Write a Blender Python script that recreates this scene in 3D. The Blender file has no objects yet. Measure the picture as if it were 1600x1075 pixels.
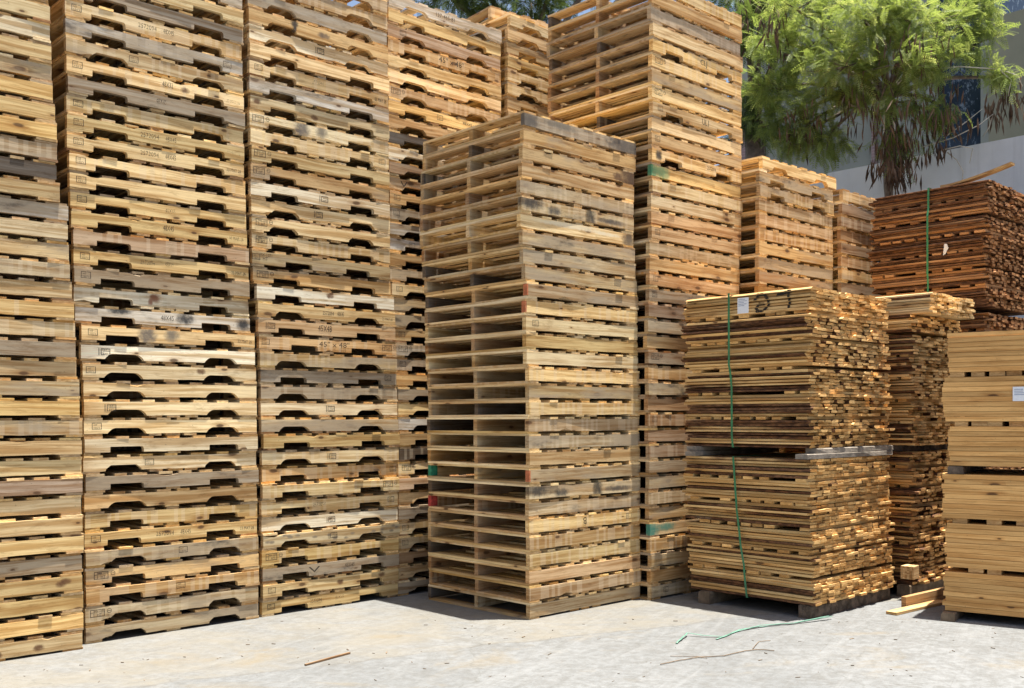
import bpy, math, random
import numpy as np
R = math.radians
random.seed(7)
rng = np.random.default_rng(7)
sc = bpy.context.scene
col = sc.collection

# ------------------------------------------------------------------ camera
F_PX, CY, PITCH, ROLL, HCAM = 1597.0, 660.0, -0.005, -0.003, 1.435
cd = bpy.data.cameras.new('camera')
cam = bpy.data.objects.new('camera', cd)
col.objects.link(cam)
sc.camera = cam
cd.sensor_fit = 'HORIZONTAL'
cd.sensor_width = 36.0
cd.lens = F_PX / 1600 * 36
cd.shift_y = (CY - 537.5) / 1600
cd.clip_start = 0.1
cd.clip_end = 600
cam.location = (0, 0, HCAM)
cam.rotation_mode = 'QUATERNION'
from mathutils import Matrix, Vector
cam.rotation_quaternion = (Matrix.Rotation(R(90) + PITCH, 4, 'X') @ Matrix.Rotation(ROLL, 4, 'Z')).to_quaternion()

# ------------------------------------------------------------------ world, sun, exposure
SUN_EL, SUN_AZ = R(83.2), R(98)          # azimuth clockwise from +Y (view direction), to the right
w = bpy.data.worlds.new('World')
sc.world = w
w.use_nodes = True
nt = w.node_tree
sky = nt.nodes.new('ShaderNodeTexSky')
sky.sky_type = 'NISHITA'
sky.sun_disc = False
sky.sun_elevation = SUN_EL
sky.sun_rotation = SUN_AZ
sky.air_density = 1.0
sky.dust_density = 3.0
sky.ozone_density = 0.6
nt.nodes['Background'].inputs[1].default_value = 0.07
nt.links.new(sky.outputs[0], nt.nodes['Background'].inputs[0])
sl = bpy.data.lights.new('sun', 'SUN')
sun = bpy.data.objects.new('sun', sl)
col.objects.link(sun)
sl.energy = 5.0
sl.angle = R(0.53)
sl.color = (1.0, 0.95, 0.86)
dsun = Vector((math.sin(SUN_AZ) * math.cos(SUN_EL), math.cos(SUN_AZ) * math.cos(SUN_EL), math.sin(SUN_EL)))
sun.rotation_mode = 'QUATERNION'
sun.rotation_quaternion = dsun.to_track_quat('Z', 'Y')
sun.location = dsun * 30
sc.view_settings.view_transform = 'Standard'
sc.view_settings.look = 'None'
sc.view_settings.gamma = 1.0
sc.view_settings.exposure = 1.42
sc.cycles.max_bounces = 10
sc.cycles.diffuse_bounces = 3
sc.cycles.transparent_max_bounces = 8

# ------------------------------------------------------------------ yard frame: er runs along the pallet rows, el runs back and left
TH = 0.755
ER = np.array([math.cos(TH), math.sin(TH)])
EL = np.array([-math.sin(TH), math.cos(TH)])
def yard(r, l, z=0.0):
    p = r * ER + l * EL
    return (float(p[0]), float(p[1]), z)
def at(px, py, D):
    """A point of the place seen at pixel (px, py) of the 1600 wide photo at distance D."""
    u, v = (px - 800) / F_PX, (py - CY) / F_PX
    c, s = math.cos(ROLL), math.sin(ROLL)
    u, v = c * u + s * v, -s * u + c * v
    c, s = math.cos(PITCH), math.sin(PITCH)
    d = np.array([u, c + s * v, s - c * v])
    return d * (D / d[1]) + np.array([0, 0, HCAM])

# ------------------------------------------------------------------ helpers
class MB:
    """Collects quads with two UV sets: grain coordinates and (board tint, end-grain flag)."""
    def __init__(self):
        self.v, self.f, self.uv, self.info = [], [], [], []
    def face(self, pts, uvs, info):
        n = len(self.v)
        self.v += [tuple(p) for p in pts]
        self.f.append(tuple(range(n, n + len(pts))))
        self.uv += [tuple(u) for u in uvs]
        self.info += [info] * len(pts)
    def build(self, name, mat, parent=None, smooth=False):
        return link(name, self.mesh(name, mat, smooth), parent)
    def mesh(self, name, mat, smooth=False):
        me = bpy.data.meshes.new(name)
        me.from_pydata(self.v, [], self.f)
        a = me.uv_layers.new(name='UVMap')
        a.data.foreach_set('uv', np.array(self.uv, dtype=np.float32).ravel())
        b = me.uv_layers.new(name='Info')
        b.data.foreach_set('uv', np.array(self.info, dtype=np.float32).ravel())
        me.materials.append(mat)
        if smooth:
            me.polygons.foreach_set('use_smooth', [True] * len(me.polygons))
        me.update()
        return me
    def box(self, lo, hi, axis, tint, off=None, jit=0.0, taper=None):
        """Box whose grain runs along the given axis (0, 1 or 2)."""
        x0, y0, z0 = lo
        x1, y1, z1 = hi
        P = np.array([[x0, y0, z0], [x1, y0, z0], [x1, y1, z0], [x0, y1, z0],
                      [x0, y0, z1], [x1, y0, z1], [x1, y1, z1], [x0, y1, z1]], dtype=float)
        if jit:
            J = rng.uniform(-jit, jit, (8, 3))
            J[:, 2] *= .25
            J[4:, :2] = J[:4, :2] + rng.uniform(-jit, jit, (4, 2)) * .3
            P += J
        if off is None:
            off = rng.uniform(0, 50, 2)
        o1, o2 = [a for a in (0, 1, 2) if a != axis]
        for q in ((0, 1, 5, 4), (1, 2, 6, 5), (2, 3, 7, 6), (3, 0, 4, 7), (4, 5, 6, 7), (3, 2, 1, 0)):
            pts = P[list(q)]
            span = np.ptp(pts, axis=0)
            end = 1.0 if span[axis] < 0.5 * min(hi[axis] - lo[axis], 1) and span[axis] < 0.03 else 0.0
            if end:
                uvs = [(p[o1] + off[0], p[o2] + off[1]) for p in pts]
            else:
                o = o1 if span[o1] > span[o2] else o2
                uvs = [(p[axis] + off[0], p[o] + off[1]) for p in pts]
            self.face(pts, uvs, (tint, end))

def link(name, me, parent=None):
    o = bpy.data.objects.new(name, me)
    col.objects.link(o)
    if parent is not None:
        o.parent = parent
    return o
def tag(o, label=None, cat=None, group=None, kind=None):
    for k, v in (('label', label), ('category', cat), ('group', group), ('kind', kind)):
        if v:
            o[k] = v
    return o
def empty(name, loc, rz=0.0):
    o = bpy.data.objects.new(name, None)
    o.empty_display_size = 0.1
    col.objects.link(o)
    o.location = loc
    o.rotation_euler = (0, 0, rz)
    return o
def tube_mesh(name, paths, mat, sides=6, flat=None):
    """paths: list of (points, radii). One mesh of tapered tubes; flat gives a ribbon's height ratio."""
    V, Fc = [], []
    for pts, rad in paths:
        pts = [Vector(p) for p in pts]
        n0 = len(V)
        for i, p in enumerate(pts):
            a = pts[max(i - 1, 0)]
            b = pts[min(i + 1, len(pts) - 1)]
            t = (b - a).normalized()
            ref = Vector((0, 0, 1)) if abs(t.z) < .9 else Vector((1, 0, 0))
            n = t.cross(ref).normalized()
            m = n.cross(t)
            r = rad[i] if hasattr(rad, '__len__') else rad
            for k in range(sides):
                ang = 2 * math.pi * k / sides
                V.append(p + n * (r * math.cos(ang)) + m * (r * math.sin(ang) * (flat or 1)))
        for i in range(len(pts) - 1):
            for k in range(sides):
                a = n0 + i * sides + k
                b = n0 + i * sides + (k + 1) % sides
                Fc.append((a, b, b + sides, a + sides))
        Fc.append(tuple(n0 + k for k in range(sides))[::-1])
        Fc.append(tuple(n0 + (len(pts) - 1) * sides + k for k in range(sides)))
    me = bpy.data.meshes.new(name)
    me.from_pydata([tuple(v) for v in V], [], Fc)
    me.materials.append(mat)
    me.polygons.foreach_set('use_smooth', [True] * len(me.polygons))
    me.update()
    return me

# ------------------------------------------------------------------ materials
class NT:
    def __init__(self, name):
        self.m = bpy.data.materials.new(name)
        self.m.use_nodes = True
        self.t = self.m.node_tree
        self.b = self.t.nodes['Principled BSDF']
        self.out = self.t.nodes['Material Output']
    def n(self, kind, **kw):
        x = self.t.nodes.new('ShaderNode' + kind)
        for k, v in kw.items():
            setattr(x, k, v)
        return x
    def l(self, a, b):
        self.t.links.new(a, b)
    def val(self, sock, v):
        if hasattr(v, 'is_linked') or hasattr(v, 'links'):
            self.l(v, sock)
        else:
            sock.default_value = v
    def math(self, op, a, b=0.0, clamp=False):
        x = self.n('Math', operation=op, use_clamp=clamp)
        self.val(x.inputs[0], a)
        self.val(x.inputs[1], b)
        return x.outputs[0]
    def ramp(self, fac, lo, hi, a=0.0, b=1.0):
        x = self.n('MapRange')
        x.interpolation_type = 'SMOOTHSTEP'
        self.val(x.inputs[0], fac)
        for i, v in ((1, lo), (2, hi), (3, a), (4, b)):
            self.val(x.inputs[i], v)
        return x.outputs[0]
    def mix(self, fac, a, b, mode='MIX'):
        x = self.n('Mix', data_type='RGBA', blend_type=mode)
        self.val(x.inputs[0], fac)
        self.val(x.inputs[6], a)
        self.val(x.inputs[7], b)
        return x.outputs[2]
    def vec(self, a, mul=None, add=None):
        if mul is not None:
            x = self.n('VectorMath', operation='MULTIPLY')
            self.l(a, x.inputs[0])
            x.inputs[1].default_value = mul
            a = x.outputs[0]
        if add is not None:
            x = self.n('VectorMath', operation='ADD')
            self.l(a, x.inputs[0])
            self.val(x.inputs[1], add)
            a = x.outputs[0]
        return a
    def noise(self, v, scale=1.0, detail=3.0, rough=.55, dist=0.0, out=0):
        x = self.n('TexNoise')
        self.l(v, x.inputs['Vector'])
        x.inputs['Scale'].default_value = scale
        x.inputs['Detail'].default_value = detail
        x.inputs['Roughness'].default_value = rough
        x.inputs['Distortion'].default_value = dist
        return x.outputs[out]
    def bump(self, h, strength=.3, dist=.01):
        x = self.n('Bump')
        x.inputs['Strength'].default_value = strength
        x.inputs['Distance'].default_value = dist
        self.l(h, x.inputs['Height'])
        self.l(x.outputs[0], self.b.inputs['Normal'])

def rgb(r, g, b):
    return (r, g, b, 1.0)

def wood(name, mode='pallet', spots=None):
    """Sawn softwood. Object colour = the piece's own colour, its alpha = how weathered it is."""
    m = NT(name)
    oi = m.n('ObjectInfo')
    uv = m.n('UVMap', uv_map='UVMap')
    inf = m.n('UVMap', uv_map='Info')
    sep = m.n('SeparateXYZ')
    m.l(inf.outputs[0], sep.inputs[0])
    tint, end = sep.outputs[0], sep.outputs[1]
    rnd = m.n('CombineXYZ')
    m.l(m.math('MULTIPLY', oi.outputs['Random'], 91.0), rnd.inputs[0])
    m.l(m.math('MULTIPLY', oi.outputs['Random'], 57.0), rnd.inputs[1])
    m.l(m.math('MULTIPLY', tint, 23.0), rnd.inputs[2])
    P = m.vec(uv.outputs[0], add=rnd.outputs[0])
    # slow warp so that grain lines drift along the board
    wv = m.n('TexNoise')
    m.l(m.vec(P, mul=(2.2, 5.0, 1)), wv.inputs['Vector'])
    wv.inputs['Scale'].default_value = 1.0
    wv.inputs['Detail'].default_value = 1.5
    warp = m.n('VectorMath', operation='SCALE')
    m.l(wv.outputs[1], warp.inputs[0])
    warp.inputs['Scale'].default_value = .035
    Q = m.vec(P, add=warp.outputs[0])
    g1 = m.noise(m.vec(Q, mul=(1.1, 34, 1)), 1.0, 3, .6)
    g2 = m.noise(m.vec(Q, mul=(5.0, 190, 1)), 1.0, 2, .6)
    g3 = m.noise(m.vec(P, mul=(1.6, 3.5, 1)), 1.0, 4, .6)
    # knots
    vo = m.n('TexVoronoi', voronoi_dimensions='2D')
    m.l(m.vec(Q, mul=(4.2, 10.5, 1)), vo.inputs['Vector'])
    vo.inputs['Scale'].default_value = 1.0
    vs = m.n('SeparateColor')
    m.l(vo.outputs['Color'], vs.inputs[0])
    has = m.math('GREATER_THAN', vs.outputs[0], .80 if mode == 'pallet' else .85)
    size = m.math('MULTIPLY_ADD', vs.outputs[1], .12)
    size.node.inputs[2].default_value = .05
    knot = m.math('MULTIPLY', m.ramp(m.math('DIVIDE', vo.outputs['Distance'], size), .55, 1.25, 1, 0), has)
    ring = m.math('MULTIPLY', m.ramp(m.math('DIVIDE', vo.outputs['Distance'], size), 1.0, 3.2, .45, 0), has)
    # pale painted bars standing in for sunlit bands between deck-board shadows
    bars = m.n('TexVoronoi', voronoi_dimensions='1D')
    su = m.n('SeparateXYZ')
    m.l(P, su.inputs[0])
    m.l(m.math('MULTIPLY', su.outputs[0], 7.5), bars.inputs['W'])
    bs = m.n('SeparateColor')
    m.l(bars.outputs['Color'], bs.inputs[0])
    base = oi.outputs['Color']
    soft = 1.0
    if mode == 'pallet':
        tv = m.math('MULTIPLY_ADD', tint, .42)
        tv.node.inputs[2].default_value = .82
        tb = m.n('HueSaturation')
        m.l(base, tb.inputs['Color'])
        m.l(tv, tb.inputs['Value'])
        sat = m.math('MULTIPLY_ADD', m.math('FRACT', m.math('MULTIPLY', tint, 7.31)), .20)
        sat.node.inputs[2].default_value = .80
        m.l(sat, tb.inputs['Saturation'])
        c = tb.outputs[0]
    else:
        # slab boards: sawn edges pale, bark edges red-brown
        bark = m.ramp(m.math('ADD', tint, m.math('MULTIPLY', m.math('SUBTRACT', g3, .5), .5)), .54, .66)
        bark = m.math('MULTIPLY', bark, m.math('SUBTRACT', 1.0, end) if mode == 'slab' else 0.0)
        soft = .7 if mode == 'timber' else 1.0
        bn = m.noise(m.vec(Q, mul=(18, 60, 1)), 1.0, 4, .65)
        barkc = m.mix(m.ramp(bn, .35, .68), rgb(.075, .036, .02), rgb(.28, .14, .065))
        pv = m.n('HueSaturation')
        m.l(base, pv.inputs['Color'])
        vv = m.math('MULTIPLY_ADD', m.math('FRACT', m.math('MULTIPLY', tint, 13.7)), .55)
        vv.node.inputs[2].default_value = .70 if mode == 'slab' else .78
        vv.node.inputs[1].default_value = .55 if mode == 'slab' else .30
        m.l(vv, pv.inputs['Value'])
        c = m.mix(bark, pv.outputs[0], barkc)
    c = m.mix(m.ramp(g1, .40, .62, 0, .9 * soft), c, m.mix(1.0, c, rgb(.62, .49, .35), 'MULTIPLY'))
    c = m.mix(m.ramp(g2, .45, .75, 0, .45), c, m.mix(1.0, c, rgb(.66, .58, .48), 'MULTIPLY'))
    c = m.mix(m.ramp(g3, .45, .75, 0, .7 * soft), c, m.mix(1.0, c, rgb(.72, .64, .56), 'MULTIPLY'))
    if mode == 'pallet':
        some = m.math('GREATER_THAN', m.math('FRACT', m.math('MULTIPLY', oi.outputs['Random'], 17.3)), .72)
        c = m.mix(m.math('MULTIPLY', m.math('MULTIPLY', m.ramp(bs.outputs[0], .60, .63), some), .22), c, rgb(.80, .66, .46))
    c = m.mix(ring, c, m.mix(1.0, c, rgb(.62, .45, .30), 'MULTIPLY'))
    c = m.mix(m.math('MULTIPLY', knot, .85), c, rgb(.095, .045, .02))
    # weathering: grey bleaching and blue-black mould, both with a shape of their own
    al = oi.outputs['Alpha']
    gn = m.noise(m.vec(P, mul=(1.5, 7, 1), add=(11, 4, 2)), 1.0, 5, .62)
    th = m.math('SUBTRACT', .86, m.math('MULTIPLY', al, .62))
    grey = m.ramp(gn, m.math('SUBTRACT', th, .10), m.math('ADD', th, .10), 0, .8)
    greyc = m.mix(g1, rgb(.27, .20, .125), rgb(.50, .405, .28))
    c = m.mix(grey, c, greyc)
    sn = m.noise(m.vec(P, mul=(3.4, 9, 1), add=(3, 31, 7)), 1.0, 5, .6)
    th2 = m.math('SUBTRACT', .84, m.math('MULTIPLY', al, .32))
    c = m.mix(m.ramp(sn, m.math('SUBTRACT', th2, .09), m.math('ADD', th2, .10), 0, .85), c, rgb(.045, .040, .036))
    sp = m.noise(m.vec(P, mul=(60, 75, 1)), 1.0, 2, .5)
    c = m.mix(m.ramp(sp, .70, .78, 0, .5), c, rgb(.10, .07, .045))
    gr = m.noise(m.vec(P, mul=(6.5, 26, 1), add=(8, 3, 1)), 1.0, 6, .72)
    c = m.mix(m.ramp(gr, .52, .68, 0, .48 * soft), c, m.mix(1.0, c, rgb(.50, .42, .33), 'MULTIPLY'))
    c = m.mix(m.ramp(gr, .30, .44, .35, 0), c, m.mix(1.0, c, rgb(1.22, 1.2, 1.15), 'MULTIPLY'))
    # end grain: a little darker, ringed
    en = m.noise(m.vec(P, mul=(35, 150, 1)), 1.0, 3, .6)
    ec = m.mix(m.ramp(en, .35, .7), rgb(1.2, 1.15, 1.05), rgb(.80, .66, .50))
    c = m.mix(m.math('MULTIPLY', end, .9), c, m.mix(1.0, c, ec, 'MULTIPLY'))
    if spots:
        tc = m.n('TexCoord')
        s3 = m.n('SeparateXYZ')
        m.l(tc.outputs['Object'], s3.inputs[0])
        edge = m.math('MULTIPLY', m.math('SUBTRACT', m.noise(tc.outputs['Object'], 26, 5, .7), .5), 3.0)
        for (sx, sz, rx, rz, colr) in spots:
            dx = m.math('DIVIDE', m.math('SUBTRACT', s3.outputs[0], sx), rx)
            dz = m.math('DIVIDE', m.math('SUBTRACT', s3.outputs[2], sz), rz)
            d = m.math('ADD', m.math('POWER', m.math('ABSOLUTE', dx), 2.2), m.math('POWER', m.math('ABSOLUTE', dz), 2.2))
            c = m.mix(m.ramp(m.math('ADD', d, edge), -.2, 1.9, .93, 0), c, rgb(*colr))
    m.l(c, m.b.inputs['Base Color'])
    m.b.inputs['Roughness'].default_value = .78
    m.b.inputs['Specular IOR Level'].default_value = .25
    h = m.math('ADD', m.math('MULTIPLY', g1, .6), m.math('MULTIPLY', g2, .4))
    m.bump(h, .35, .004)
    return m.m

WOOD = wood('sawn_wood')
LUMBER = wood('slab_wood', 'slab')
TIMBER = wood('planed_timber', 'timber')
BLACK = (.022, .024, .028)
WOOD_SPRAY = wood('spray_blotched_wood', spots=[(.285, .094, .075, .020, BLACK), (.735, .068, .062, .034, BLACK), (1.165, .060, .05, .04, BLACK)])
WOOD_ROSIN = wood('resin_streaked_wood', spots=[(.53, .075, .035, .03, (.22, .09, .045)), (.50, .045, .016, .022, (.25, .11, .06))])
WOOD_GREEN = wood('green_ended_wood', spots=[(-.02, .06, .09, .2, (.03, .22, .12)), (.13, .06, .09, .06, (.20, .33, .16))])
WOOD_TEAL = wood('teal_ended_wood', spots=[(-.02, .06, .12, .2, (.025, .22, .17)), (.2, .07, .12, .03, (.10, .24, .17))])
WOOD_DISC = wood('black_disc_wood', spots=[(.085, .062, .038, .042, BLACK)])
WOOD_MOULD = wood('mould_stained_wood', spots=[(.09, .08, .12, .05, (.05, .045, .04)), (.33, .05, .07, .03, (.09, .08, .065)), (.72, .06, .05, .07, (.055, .05, .04)), (.95, .05, .16, .02, (.10, .085, .07))])
WOOD_SOOT = wood('sooty_ended_wood', spots=[(.04, .06, .10, .08, (.11, .095, .08)), (.36, .08, .16, .03, (.19, .16, .12)), (1.10, .06, .22, .07, (.11, .095, .08))])
WOOD_DARKEND = wood('dark_ended_wood', spots=[(1.19, .06, .13, .2, (.075, .045, .03)), (1.02, .05, .05, .03, (.11, .06, .035))])
WOOD_STREAK = wood('pale_streaked_wood', spots=[(.50, .083, .34, .019, (.78, .66, .44)), (.90, .070, .16, .013, (.80, .68, .46)), (1.16, .05, .07, .05, (.13, .10, .07))])

KN = (.13, .06, .028)
def knots(*xz):
    return wood('knotty_wood', spots=[(x, z, .030, .019, KN) for x, z in xz])
WOOD_PATCH = wood('dark_patched_wood', spots=[(.43, .06, .06, .06, (.16, .135, .11)), (.60, .07, .05, .04, (.22, .18, .13))])
WOOD_DRIP = wood('dark_dripped_wood', spots=[(.37, .085, .03, .03, (.04, .035, .03)), (.375, .055, .012, .05, (.05, .042, .036)), (.62, .06, .05, .02, (.14, .10, .07))])
random.seed(21)
WOOD_SPECK = wood('speckled_wood', spots=[(random.uniform(.03, 1.19), random.uniform(.03, .1), .020, .010, (.24, .19, .13)) for _ in range(22)])
random.seed(7)
def ink_mat():
    m = NT('stamp_ink')
    m.b.inputs['Base Color'].default_value = rgb(.035, .026, .02)
    m.b.inputs['Roughness'].default_value = .9
    tr = m.n('BsdfTransparent')
    mx = m.n('MixShader')
    tc = m.n('TexCoord')
    oi = m.n('ObjectInfo')
    nv = m.noise(m.vec(tc.outputs['Object'], mul=(60, 60, 260)), 1.0, 3, .6)
    # object alpha: how much ink has survived
    f = m.ramp(nv, m.math('SUBTRACT', .78, m.math('MULTIPLY', oi.outputs['Alpha'], .6)), m.math('SUBTRACT', .98, m.math('MULTIPLY', oi.outputs['Alpha'], .6)), .0, .88)
    m.l(m.math('SUBTRACT', 1.0, f), mx.inputs[0])
    m.l(m.b.outputs[0], mx.inputs[1])
    m.l(tr.outputs[0], mx.inputs[2])
    m.l(mx.outputs[0], m.out.inputs[0])
    return m.m
INK = ink_mat()

def plain(name, c, rough=.7, vary=.25, scale=8.0, bump=0.0, spec=.3):
    m = NT(name)
    tc = m.n('TexCoord')
    nz = m.noise(tc.outputs['Object'], scale, 5, .6)
    lo = rgb(*[x * (1 - vary) for x in c])
    hi = rgb(*[min(1, x * (1 + vary)) for x in c])
    m.l(m.mix(m.ramp(nz, .3, .7), lo, hi), m.b.inputs['Base Color'])
    m.b.inputs['Roughness'].default_value = rough
    m.b.inputs['Specular IOR Level'].default_value = spec
    if bump:
        m.bump(m.noise(tc.outputs['Object'], scale * 4, 5, .6), bump, .01)
    return m.m
STRAP = plain('green_strapping', (.035, .20, .09), .35, .18, 20, spec=.5)
STRAP_PALE = plain('faded_strapping', (.12, .25, .19), .45, .2, 20, spec=.4)
PAPER = plain('label_paper', (.82, .83, .85), .6, .04, 30)
PRINT = plain('label_print', (.25, .30, .42), .7, .1, 30)
PAINT_RED = plain('red_end_paint', (.42, .055, .045), .6, .3, 40)
PAINT_ORANGE = plain('orange_end_paint', (.50, .16, .07), .6, .3, 40)
PAINT_GREEN = plain('green_end_paint', (.03, .23, .13), .6, .3, 40)
SPRAY = plain('black_spray_paint', (.02, .018, .016), .7, .3, 60)
BARKW = plain('dark_bearer_wood', (.11, .08, .058), .9, .6, 14, .7)
GREYW = plain('grey_bearer_wood', (.25, .215, .175), .8, .35, 9, .4)
TWIG = plain('dry_twig', (.16, .115, .075), .9, .4, 12)
BARK = plain('tree_bark', (.13, .10, .08), .9, .45, 9, .6)
PALE_TWIG = plain('pale_bare_twig', (.42, .39, .33), .8, .25, 12)
PODS = plain('dry_seed_pods', (.105, .066, .042), .75, .55, 5)

# ------------------------------------------------------------------ ground
def ground():
    m = NT('broomed_concrete')
    tc = m.n('TexCoord')
    P = tc.outputs['Object']
    rot = m.n('VectorRotate', rotation_type='Z_AXIS')
    m.l(P, rot.inputs[0])
    rot.inputs['Angle'].default_value = R(-62)
    Q = rot.outputs[0]
    big = m.noise(P, .55, 5, .6)
    mid = m.noise(P, 3.3, 6, .68, 1.2)
    fine = m.noise(P, 42, 4, .7)
    broom = m.noise(m.vec(Q, mul=(1.6, 42, 1)), 1.0, 4, .62)
    swirl = m.noise(m.vec(Q, mul=(.9, 5.5, 1)), 1.0, 5, .6, 1.5)
    def turned(deg, mul):
        r_ = m.n('VectorRotate', rotation_type='Z_AXIS')
        m.l(P, r_.inputs[0])
        r_.inputs['Angle'].default_value = R(deg)
        return m.vec(r_.outputs[0], mul=mul)
    scuff = m.noise(turned(24, (3.5, 46, 1)), 1.0, 6, .7, .5)
    scuff2 = m.noise(turned(-14, (3, 22, 1)), 1.0, 5, .7, .8)
    grit = m.noise(P, 16, 6, .75)
    c = m.mix(m.ramp(big, .35, .66), rgb(.168, .176, .182), rgb(.212, .220, .226))
    c = m.mix(m.ramp(grit, .38, .62, .55, 0), c, rgb(.112, .112, .108))
    c = m.mix(m.ramp(mid, .48, .68, 0, .6), c, rgb(.128, .127, .122))
    c = m.mix(m.ramp(swirl, .46, .72, 0, .35), c, rgb(.250, .258, .264))
    c = m.mix(m.ramp(scuff, .52, .72, 0, .30), c, rgb(.262, .270, .276))
    c = m.mix(m.ramp(scuff2, .62, .74, 0, .5), c, rgb(.105, .102, .095))
    c = m.mix(m.ramp(broom, .54, .74, 0, .28), c, rgb(.115, .114, .108))
    c = m.mix(m.ramp(fine, .56, .72, 0, .5), c, rgb(.09, .088, .082))
    # an older, tan-stained pour on the far side of a joint that runs past the lone stick
    px_ = m.n('SeparateXYZ')
    m.l(P, px_.inputs[0])
    line = m.math('MULTIPLY_ADD', px_.outputs[0], .50)
    line.node.inputs[2].default_value = 6.47
    joint = m.math('SUBTRACT', px_.outputs[1], line)
    jn = m.math('ADD', joint, m.math('MULTIPLY', m.math('SUBTRACT', m.noise(P, 1.3, 5, .65), .5), .34))
    st2 = m.noise(m.vec(P, mul=(1.3, 2.6, 1), add=(14, 2, 0)), 1.0, 6, .7, .8)
    far = m.math('MULTIPLY', m.ramp(jn, -.03, .04), m.ramp(jn, .9, 2.6, 1, .45))
    c = m.mix(m.math('MULTIPLY', far, m.ramp(st2, .36, .66, .10, .60)), c, rgb(.210, .190, .150))
    c = m.mix(m.ramp(m.math('ABSOLUTE', jn), .004, .016, .35, 0), c, rgb(.11, .10, .085))
    st3 = m.noise(m.vec(P, mul=(1.0, 1.6, 1), add=(4, 22, 0)), 1.0, 6, .7, .6)
    c = m.mix(m.ramp(st3, .54, .70, 0, .5), c, rgb(.20, .165, .11))
    # hairline cracks
    cr = m.n('TexVoronoi', feature='DISTANCE_TO_EDGE')
    wn = m.n('VectorMath', operation='SCALE')
    m.l(m.noise(P, 2.5, 4, .6, out=1), wn.inputs[0])
    wn.inputs['Scale'].default_value = .5
    m.l(m.vec(P, add=wn.outputs[0]), cr.inputs['Vector'])
    cr.inputs['Scale'].default_value = .42
    c = m.mix(m.ramp(cr.outputs['Distance'], .0, .004, .35, 0), c, rgb(.10, .10, .09))
    c = m.mix(1.0, c, rgb(.90, .892, .875), 'MULTIPLY')
    m.l(c, m.b.inputs['Base Color'])
    m.b.inputs['Roughness'].default_value = .88
    m.b.inputs['Specular IOR Level'].default_value = .2
    h = m.math('ADD', m.math('MULTIPLY', broom, .5), m.math('ADD', m.math('MULTIPLY', mid, .7), m.math('MULTIPLY', fine, .35)))
    m.bump(h, .55, .012)
    V, Fc = [], []
    xs = [-300, -60, -20] + list(np.linspace(-8, 12, 41)) + [24, 60, 300]
    ys = [-300, -60, -15] + list(np.linspace(-4, 16, 41)) + [30, 60, 300]
    for y in ys:
        for x in xs:
            V.append((x, y, 0.0))
    n = len(xs)
    for j in range(len(ys) - 1):
        for i in range(n - 1):
            Fc.append((j * n + i, j * n + i + 1, (j + 1) * n + i + 1, (j + 1) * n + i))
    me = bpy.data.meshes.new('ground')
    me.from_pydata(V, [], Fc)
    me.materials.append(m.m)
    tag(link('ground', me), kind='structure')
ground()

# ------------------------------------------------------------------ pallets
PL, PW, SH, DT, SW = 1.219, 1.143, 0.087, 0.0165, 0.038
PH = SH + 2 * DT

def notch_profile(kind, sh=0.0):
    """Stations (x, bottom cut) of a stringer's lower edge."""
    d = .0365
    out = [(0, 0)]
    cuts = {'none': [], 'square': [(.155, .378), (.842, 1.062)], 'arc': [(.14, .40), (.825, 1.07)], 'trap': [(.15, .39), (.835, 1.07)],
            'inner': [(.27, .50), (.80, 1.02)]}[kind]
    for a, b in cuts:
        a, b = a + sh, b + sh
        if kind in ('square', 'inner'):
            out += [(a, 0), (a + .0015, d), (b - .014, d), (b - .005, d * .86), (b - .0010, d * .6), (b, 0)]
        elif kind == 'trap':
            out += [(a, 0), (a + .004, d * .35), (a + .035, d), (b - .035, d), (b - .004, d * .35), (b, 0)]
        else:
            for t in np.linspace(0, 1, 6):
                out.append((a + .055 * t, d * math.sin(t * math.pi / 2) ** .8 if t else 0))
            for t in np.linspace(1, 0, 6):
                out.append((b - .055 * t, d * math.sin(t * math.pi / 2) ** .8 if t else 0))
    out.append((PL, 0))
    full = [out[0]]
    for (x0, c0), (x1, c1) in zip(out, out[1:]):
        n = int((x1 - x0) / .035)
        for k in range(1, n + 1):
            t = k / (n + 1)
            full.append((x0 + (x1 - x0) * t, c0 + (c1 - c0) * t))
        full.append((x1, c1))
    return full

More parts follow.
